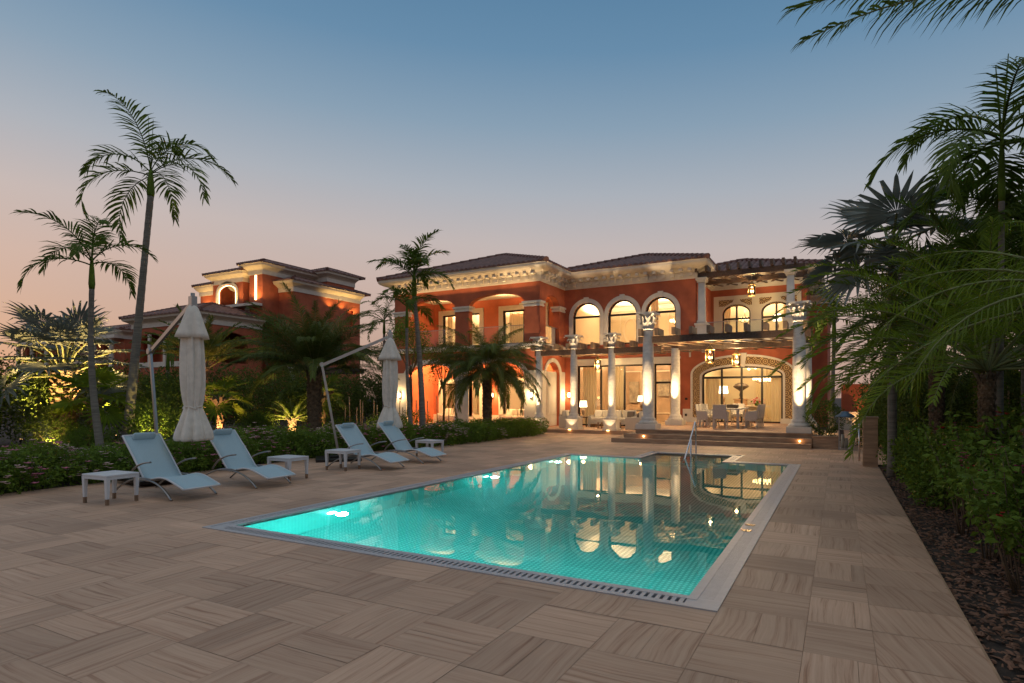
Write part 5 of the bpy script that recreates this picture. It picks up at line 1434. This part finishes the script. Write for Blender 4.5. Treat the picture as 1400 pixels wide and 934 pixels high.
for k in range(22):
    x = -21.5 + k * .28 + r3.uniform(-.06, .06); y = 22.2 + r3.uniform(-.3, .3) + k * .05; h = r3.uniform(1.1, 1.7)
    b = MB(); b.tube([(x, y, -.04), (x + r3.uniform(-.06, .06), y, h)], .022, 6)
    tag(b.build('bamboo_stake', M['bamboo'], origin=(x, y, -.04)), 'thin bamboo stake in the row behind the left garden bed', 'stake', 'bamboo stakes of the left garden')
# garden uplights
def garden_light(x, y, target, p, lb, ang=90, col=(1, .62, .22)):
    t = thing('garden_spotlight', (x, y, -.04), lb, 'spotlight'); d = (Vector(target) - Vector((x, y, .1))).normalized()
    b = MB(); b.tube([Vector((x, y, .02)), Vector((x, y, .1))], .015, 6); b.tube([Vector((x, y, .1)), Vector((x, y, .1)) + d * .11], [.035, .045], 12); b.build('housing', M['black'], t)
    b = MB(); b.tube([Vector((x, y, .1)) + d * .111, Vector((x, y, .1)) + d * .114], .036, 12); b.build('lens', M['steplight'], t)
    lamp('SPOT', Vector((x, y, .1)) + d * .13, p, col, .03, target, ang, .7, parent=t, name='spot_light')
garden_light(-23.5, 12.5, (-24.6, 11.5, 4.6), 2600, 'garden spotlight right of the silver fan palm aimed up into its crown', 64)
garden_light(-24.2, 9.8, (-24.7, 11.2, 4.4), 2200, 'garden spotlight left of the silver fan palm aimed up into its crown', 64)
garden_light(-22.2, 9.7, (-22.9, 10.3, .6), 110, 'garden spotlight in the lit shrubs at far left', 130)
garden_light(-19.7, 11.7, (-20.4, 12.1, .9), 260, 'garden spotlight under the frangipani shrub', 120, (1, .75, .2))
garden_light(-22.1, 14.7, (-22.6, 15.3, 1.8), 420, 'garden spotlight at the orange lit date palm trunk', 80, (1, .45, .15))
garden_light(-20.2, 14.2, (-20.5, 14.6, 1.0), 220, 'garden spotlight at the small fan palm trunk', 90, (1, .5, .18))
garden_light(-18.5, 16.1, (-18.9, 16.6, .9), 220, 'garden spotlight at the golden cycad', 120)
garden_light(-17.9, 17.0, (-18.7, 18.1, 1.4), 160, 'garden spotlight before the small fan palm', 110)

garden_light(-17.6, 19.0, (-16.9, 19.7, .6), 60, 'garden spotlight at the round yellow green shrub', 130, (1, .7, .25))
garden_light(-20.9, 13.6, (-21.6, 13.5, 1.8), 160, 'garden spotlight under the dark frangipani bush', 100, (1, .7, .25))
garden_light(-22.2, 7.6, (-23.4, 6.9, 2.8), 150, 'garden spotlight below the olive like tree', 90, (1, .62, .25))

# ------------------------------------------------------------------ right border: mulch, shrubs, palms, fence
sheet('mulch_bed', [(.81, 4.2, -4, 24)], -.035, M['soil'])
b = MB(); r = random.Random(21)
for k in range(15000):
    y = 2.2 + 14 * r.random() ** 1.6; x = r.uniform(.80, 3.2); s_ = r.uniform(.012, .036); a = r.uniform(0, 6.28); c = Vector((x, y, r.uniform(-.03, .012)))
    if x < .83: c.z = min(c.z, -.01)
    u = Vector((math.cos(a), math.sin(a), r.uniform(-.3, .3))) * s_; v = Vector((-math.sin(a), math.cos(a), r.uniform(-.4, .4))) * s_ * r.uniform(.3, .6)
    q = Vector((0, 0, .008)); b.add([c - u - v * .6, c + u * r.uniform(.5, 1) - v, c + u + v * .7, c - u * .7 + v, c - u * .5 + q, c + u * .5 + q], [(0, 1, 5, 4), (2, 3, 4, 5), (1, 2, 5), (3, 0, 4)])
o = b.build('bark_mulch', M['mulch']); o['kind'] = 'stuff'
t = thing('boundary_fence', (4.4, 10, 0), 'dark green boundary fence behind the right border', 'fence')
b = MB(); b.box(4.4, 4.45, 0, 30, 0, 2.3); b.build('fence_panel', M['fence'], t)
for k in range(13): b = MB(); b.box(4.33, 4.4, k * 2.4, k * 2.4 + .08, 0, 2.4); b.build('fence_post', M['fence'], t)
def leggy(seed, fl):
    r = random.Random(seed); t = thing('leggy_rose_bush', (0, 0, 0), 'leggy bush with broad leaves and bare stems over the mulch', 'bush', 'leggy bushes along the right border')
    bs = MB(); bl = MB(); bf = MB()
    for k in range(9):
        a = r.uniform(0, 6.28); h = r.uniform(.75, 1.5); q = Vector((math.cos(a), math.sin(a), 0)); p0 = q * r.uniform(.02, .12); p1 = p0 + q * r.uniform(.05, .2) + UP * h * .5; p2 = p1 + q * r.uniform(.05, .3) + UP * h * .5
        bs.tube([p0, p0.lerp(p1, .5) + Vector((r.uniform(-.03, .03), r.uniform(-.03, .03), 0)), p1, p2], [.010, .009, .007, .003], 5)
        for j in range(62):
            s_ = r.uniform(.48, 1.05); c = (p0.lerp(p1, s_ * 2) if s_ < .5 else p1.lerp(p2, s_ * 2 - 1)) + Vector((r.gauss(0, .09), r.gauss(0, .09), r.gauss(0, .05)))
            leaves(bl, 1, lambda q_, c=c: (c, Vector((r.gauss(0, 1), r.gauss(0, 1), -.5))), .10, r, asp=.55)
        if r.random() < fl:
            for j in range(6):
                c = p2 + Vector((r.gauss(0, .035), r.gauss(0, .035), r.gauss(.02, .025)))
                for pt in range(5): a2 = pt * 1.257; e = Vector((math.cos(a2), math.sin(a2), .4)); s2 = Vector((-math.sin(a2), math.cos(a2), 0)) * .012; bf.add([c, c + e * .018 + s2, c + e * .03, c + e * .018 - s2], [(0, 1, 2, 3)])
    bs.build('stem', M['stem'], t, world=False); bl.build('foliage', M['leaf'], t, world=False)
    if bf.v: bf.build('flower', M['magenta'] if seed % 2 else M['redpetal'], t, world=False)
    return t
LG = [leggy(81, .35), leggy(82, .3), leggy(83, .3)]; ul = set()
for i, (x, y, s_) in enumerate([(1.75, 5.2, .95), (2.15, 6.1, 1.0), (1.6, 6.9, .9), (2.3, 7.4, 1.1), (1.65, 8.0, .95), (2.5, 8.6, 1.1), (1.5, 9.2, .9), (2.1, 9.9, 1.1), (1.45, 10.6, .95), (2.6, 6.6, 1.15), (2.7, 10.8, 1.2), (2.2, 4.4, .95), (1.75, 4.5, .9), (1.95, 5.6, 1.05), (1.35, 6.4, .8), (1.5, 7.3, .9), (1.62, 9.7, .95), (1.35, 7.6, .8), (1.3, 8.8, .9), (1.55, 6.2, .75)]):
    place(LG, ul, i % 3, (x, y, -.035), i * 1.3, s_)
RB = [shrub('border_shrub', 'dense low green shrub lining the right edge of the paving', 'shrub', 2600, .6, .6, .5, .45, .075, 'leaf', 84, 'redpetal', 3, 'low shrubs along the right edge', fs=.03)]
ur = set()
RB.append(shrub('border_shrub', 'light green loose shrub among the low shrubs along the right paving edge', 'shrub', 1700, .55, .55, .5, .48, .095, 'limeleaf', 85, 'magenta', 5, 'light green shrubs along the right edge', fs=.035))
for i in range(11): place(RB, ur, 1 if i % 3 == 1 else 0, (1.45 + (i % 2) * .5, 10.9 + i * .62, -.035), i * 1.7, (1, 1, .95 + .1 * (i % 3)))
RT = [shrub('screen_shrub', 'tall dark screening shrub against the right fence', 'shrub', 3400, .95, .95, 1.25, 1.25, .11, 'darkleaf', 86 + k, 'magenta', 4 * k, 'screening shrubs along the right fence', fs=.035, stems=9, hollow=.3) for k in range(2)]
ut = set()
for i in range(20): place(RT, ut, i % 2, (3.55 + hr_.uniform(-.3, .25), 4.6 + i * 1.25, -.035), i * 2.1, (1, 1, hr_.uniform(.85, 1.15)))
for i in range(9): dup(RT[i % 2], (1.9 + hr_.uniform(-.5, 1.2), 19 + i * 1.5, -.035), i * 1.1, 'tall shrub closing the view behind the right border', 'tall shrubs behind the right border', scale=(1, 1, 1.15))
small_tree(4.9, 13.5, 5.0, 1.5, 1.5, 'leafy tree beyond the right fence, nearest the camera', 74, 'leaf', 9500, .14)
small_tree(4.3, 18.0, 5.4, 1.6, 1.7, 'leafy tree beyond the right fence behind the fan palm', 75, 'darkleaf', 9500, .14)
small_tree(3.2, 23.5, 5.6, 1.7, 1.8, 'dark tree at the end of the right border', 76, 'leaf', 9000, .14)
small_tree(2.3, 28.5, 5.4, 1.7, 1.7, 'distant dark tree beside the orange passage wall', 77, 'darkleaf', 7000, .14)
for k in range(18):
    y = 7.2 + k * .5 + r3.uniform(-.1, .1); x = 2.95 + r3.uniform(-.15, .1); h = r3.uniform(1.3, 1.9)
    b = MB(); b.tube([(x, y, -.035), (x + r3.uniform(-.05, .05), y + r3.uniform(-.05, .05), h)], .018, 6)
    tag(b.build('bamboo_stake', M['bamboo'], origin=(x, y, -.035)), 'bamboo stake among the shrubs of the right border', 'stake', 'bamboo stakes of the right border')
garden('round clipped ball shrub in the stone planter', -.4, 21.9, 3600, .52, .58, .95, .06, 'darkleaf', 90, name='ball_shrub', hollow=.75)
garden('dark clipped shrub beside the side passage', .95, 22.6, 2800, .6, .6, .6, .07, 'darkleaf', 91)
garden('second clipped shrub further along the side passage', 1.1, 24.6, 2200, .7, .6, .7, .08, 'darkleaf', 92)
royal_palm(-.25, 23.6, 4.6, .1, (.1, 0), 9, 2.0, 'thin palm rising from the planter beside the right column', 93, ll=.6, lw=.05, nl=26, el=(75, 5), spear=False)
royal_palm(1.95, 10.6, 5.4, .058, (.05, .05), 12, 1.75, 'feather palm with a smooth pale trunk at the right picture edge', 94, ll=.56, lw=.034, nl=48, el=(64, -15), cs=1.0, dr=(1.5, 2.4))
date_palm(1.72, 10.0, 1.95, .095, 34, 2.4, 'young date palm with a textured trunk in the right border', 95, ll=.34, nl=58, el=(86, 5), dr=(.9, 1.7), leafm='lime', lw=.02)
date_palm(1.55, 13.2, 2.6, .12, 36, 3.0, 'larger green date palm behind the young one on the right', 96, ll=.4, nl=60, el=(86, 0), dr=(1.0, 1.8), leafm='lime', lw=.022)
fan_palm(.95, 14.4, 4.6, .085, 14, 1.0, 1.15, 'silver blue fan palm rising above the date palms on the right', 97, el=(70, -25), boots=False, barkm='greybark')
date_palm(2.25, 7.3, 2.45, .12, 20, 2.2, 'near arching palm at the right edge whose long hanging leaflets sweep toward the house', 98, ll=.55, nl=46, dr=(.9, 1.4), leafm='lime', lw=.012, ld=1.1, vee=.05,
          azs=[3.45, 3.1, 3.75, 2.5, 4.3, 1.8, 1.2, .6, 0, 5.4, 5.9, 4.8, 2.2, .9, .3, 1.5, 5.0, 5.7, 2.0, 3.3], els=[24, 34, 12, 45, 30, 40, 60, 40, 50, 45, 60, 55, 30, 20, 30, 15, 20, 10, 60, 0])
royal_palm(2.45, 11.6, 4.3, .06, (0, 0), 12, 2.1, 'leafy feather palm cut by the right picture edge', 101, ll=.6, lw=.036, nl=44, el=(75, -10), cs=.8, dr=(1.2, 2.1), spear=False)
date_palm(2.25, 12.6, 3.1, .1, 40, 2.5, 'dense green date palm between the fan palm and the right picture edge', 102, ll=.42, nl=60, el=(86, -5), dr=(.9, 1.7), leafm='palm', lw=.022)
date_palm(1.9, 16.0, 3.2, .12, 40, 2.8, 'tall date palm behind the fan palm on the right', 103, ll=.42, nl=56, el=(86, -5), dr=(.9, 1.7), leafm='datepalm', lw=.024)
date_palm(2.9, 17.5, 2.4, .14, 30, 2.6, 'distant date palm behind the right hedge', 99, ll=.36, nl=46, el=(86, 0), dr=(1.0, 1.8), leafm='datepalm', lw=.022)
date_palm(1.95, 6.45, 4.86, .09, 12, 2.35, 'near palm outside the right edge with a frond hanging into the top right corner', 100, ll=.5, nl=52, dr=(.5, .75), leafm='palm', lw=.022, ld=.9, vee=.1,
          azs=[3.6, 3.3, 5.0, .2, 5.5, -.3, 1.0, .6, 5.3, .9, .4, 6.0], els=[4, 20, 20, 30, 20, 30, 15, 40, 20, 0, -10, 0])
# ------------------------------------------------------------------ neighbouring houses
def block(root, x0, x1, y0, y1, z0, z1, eave=True, over=.7, sl=.34, holes_f=(), holes_e=(), z_roof=None):
    b = MB(); b.panel(rect(x0, x1, z0, z1), [h for h in holes_f], front(y0), 0, .3); b.build('wall', M['red'], root)
    b = MB(); b.panel(rect(y0 + .3, y1, z0, z1), [h for h in holes_e], east(x1), 0, .3); b.build('wall', M['red'], root)
    b = MB(); b.panel(rect(y0 + .3, y1, z0, z1), [], west(x0), 0, .3); b.build('wall', M['red'], root)
    b = MB(); b.box(x0 + .3, x1 - .3, y1 - .3, y1, z0, z1); b.build('wall', M['red'], root)
    b = MB(); b.box(x0 + .3, x1 - .3, y0 + 1.6, y0 + 1.65, z0, z1 - .1); b.build('inner_wall', M['red'], root)
    if eave:
        b = MB(); b.sweep([(0, z1 - .45), (.08, z1 - .45), (.08, z1 - .1), (.2, z1), (over - .15, z1 + .18), (over - .1, z1 + .32), (over, z1 + .36), (0, z1 + .36)], [(x0, y1), (x0, y0), (x1, y0), (x1, y1)]); b.build('cornice', M['white'], root, recalc=True)
        b = MB(); hip(b, x0 - over, x1 + over, y0 - over, y1 + over, z1 + .37, sl, pitch=.45); b.build('roof', M['rooffl'], root)
nb = thing('neighbouring_villa', (-45, 30, 0), 'three storey terracotta villa with lit cornices behind the left garden', 'villa')
block(nb, -50.3, -41.5, 28.0, 33.3, 0, 7.6, holes_f=[arch(-49.3, -46.4, 4.3, 6.0, 6.7), arch(-45.4, -42.6, 4.3, 6.0, 6.7), rect(-49, -46.6, .3, 3.0), rect(-45.2, -42.8, .3, 3.0)], holes_e=[arch(29, 32, 4.3, 6.0, 6.7)])
block(nb, -50.3, -43, 33.35, 42, 0, 8.9, over=.3)
block(nb, -46, -39.3, 34.6, 42.4, 0, 10.8, holes_e=[rect(35.0, 36.2, 5.2, 7.2), rect(40.6, 41.5, 8.2, 9.6), rect(39, 40.2, 5.2, 7.2)])
block(nb, -47.3, -43.4, 33.0, 40, 8.6, 11.7, holes_f=[arch(-46.6, -44.2, 9.4, 10.5, 11.2)], over=.6)
block(nb, -42.6, -41.0, 33.0, 40, 8.0, 12.1, over=.7)
block(nb, -49.6, -47.6, 33.4, 40, 8.6, 11.0, over=.5)
block(nb, -42.0, -39.6, 38.6, 42.0, 8, 12.3, over=.7)
b = MB(); arch_band(b, -46.6, -44.2, 9.4, 10.5, 11.2, .22, front(33.0), -.08, .05); b.box(-50.3, -41, 32.2, 32.96, 9.05, 9.25); b.box(-50.2, -42.0, 27.9, 27.98, 4.0, 4.4)
for x in (-49.7, -48.0, -46.0): b.box(x, x + .3, 27.85, 27.98, 4.0, 6.6)
b.box(-39.28, -39.2, 34.7, 36.5, 5.0, 5.2); build_each(b, 'trim', M['white'], nb, recalc=True)
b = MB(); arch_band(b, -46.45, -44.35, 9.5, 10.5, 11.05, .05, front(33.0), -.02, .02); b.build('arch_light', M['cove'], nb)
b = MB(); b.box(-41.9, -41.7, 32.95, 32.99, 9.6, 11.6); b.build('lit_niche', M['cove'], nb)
for x, y, z, tx_, ty_, tz, p in ((-44.5, 32.5, 9.35, -44.5, 33, 11, 60), (-45.6, 32.3, 9.35, -46, 33, 12, 50), (-43.2, 32.3, 9.35, -43, 33, 12, 50), (-41.6, 32.4, 9.35, -41.6, 32.9, 12, 90), (-48.6, 32.8, 9.35, -48.6, 33.2, 11, 60), (-47, 32.3, 9.3, -47, 32.9, 10, 30),
                                  (-38.8, 41.5, 9.0, -39.2, 41.6, 10.8, 60), (-38.8, 38.5, 9.4, -39.1, 38.6, 10.8, 40), (-38.8, 40, 9.4, -39.1, 40, 10.8, 40), (-40.2, 33.0 - .5, 9.2, -40.2, 33.2, 10.8, 50)):
    lamp('SPOT', (x, y, z), p * 2.2, (1, .6, .2), .06, (tx_, ty_, tz), 120, .8, parent=nb, name='facade_light')
for x in (-48.5, -44): lamp('POINT', (x, 29.2, 3.0), 6, WARM, .1, parent=nb, name='loggia_light')
lamp('POINT', (-39.9, 35.6, 6.6), 14, WARM, .1, parent=nb, name='room_light')
for cx, cyy in ((-38.2, 33.5), (-38.2, 36.0)):
    b = MB(); b.lathe([(.3, 0), (.2, .3), (.19, 3.6), (.22, 3.7), (.38, 4.1), (.38, 4.2)], (cx, cyy, 0), 16); tag(b.build('distant_column', M['white'], origin=(cx, cyy, 0)), 'white column of the neighbour pergola, ' + ('left one' if cyy < 35 else 'right one'), 'column')
t = thing('neighbour_pergola', (-36.5, 35, 0), 'dark pergola of the neighbouring villa behind the hedge', 'pergola'); b = MB()
for y in (33.5, 36): b.box(-39, -33, y - .1, y + .1, 3.5, 3.75)
build_each(b, 'beam', M['wood'], t); b = MB()
for k in range(12): b.box(-38.8 + k * .5, -38.7 + k * .5, 33, 36.5, 3.75, 3.9)
build_each(b, 'rafter', M['wood'], t)
fv = thing('far_villa', (-62, 30, 0), 'far terracotta villa with white columns at the left edge', 'villa')
block(fv, -76, -57, 31, 41, 0, 7.4, holes_f=[rect(-75 + k * 2.9, -73.2 + k * 2.9, 4.4, 6.6) for k in range(6)] + [rect(-75 + k * 2.9, -73.2 + k * 2.9, .3, 3.2) for k in range(6)], sl=.25)
block(fv, -66, -60, 30.2, 33, 0, 5.2, over=.6, sl=.25)
b = MB()
for k in range(7): b.lathe([(.3, 3.9), (.22, 4.1), (.2, 6.9), (.3, 7.0)], (-75.4 + k * 2.9, 30.4, 0), 14); b.box(-75.8 + k * 2.9, -75.0 + k * 2.9, 30, 30.8, 0, 3.9)
b.box(-76, -57, 30.1, 30.9, 7.0, 7.3); b.box(-76, -57, 30, 30.9, 3.7, 3.9); build_each(b, 'colonnade', M['white'], fv)
for x in (-72, -66, -60): lamp('POINT', (x, 30.0, 2.6), 10, WARM, .1, parent=fv, name='porch_light')
for k, (x, y) in enumerate(((-52, 22), (-47, 24), (-43, 25.5), (-56, 24), (-60, 26), (-38, 29), (-35.5, 31.5), (-33, 33), (-31, 35))):
    dup(HB[k % 2], (x, y, -.05), k * .9, 'dark garden shrub before the neighbouring houses', 'dark shrubs before the neighbouring houses', scale=(1.6, 1.6, 1.05))
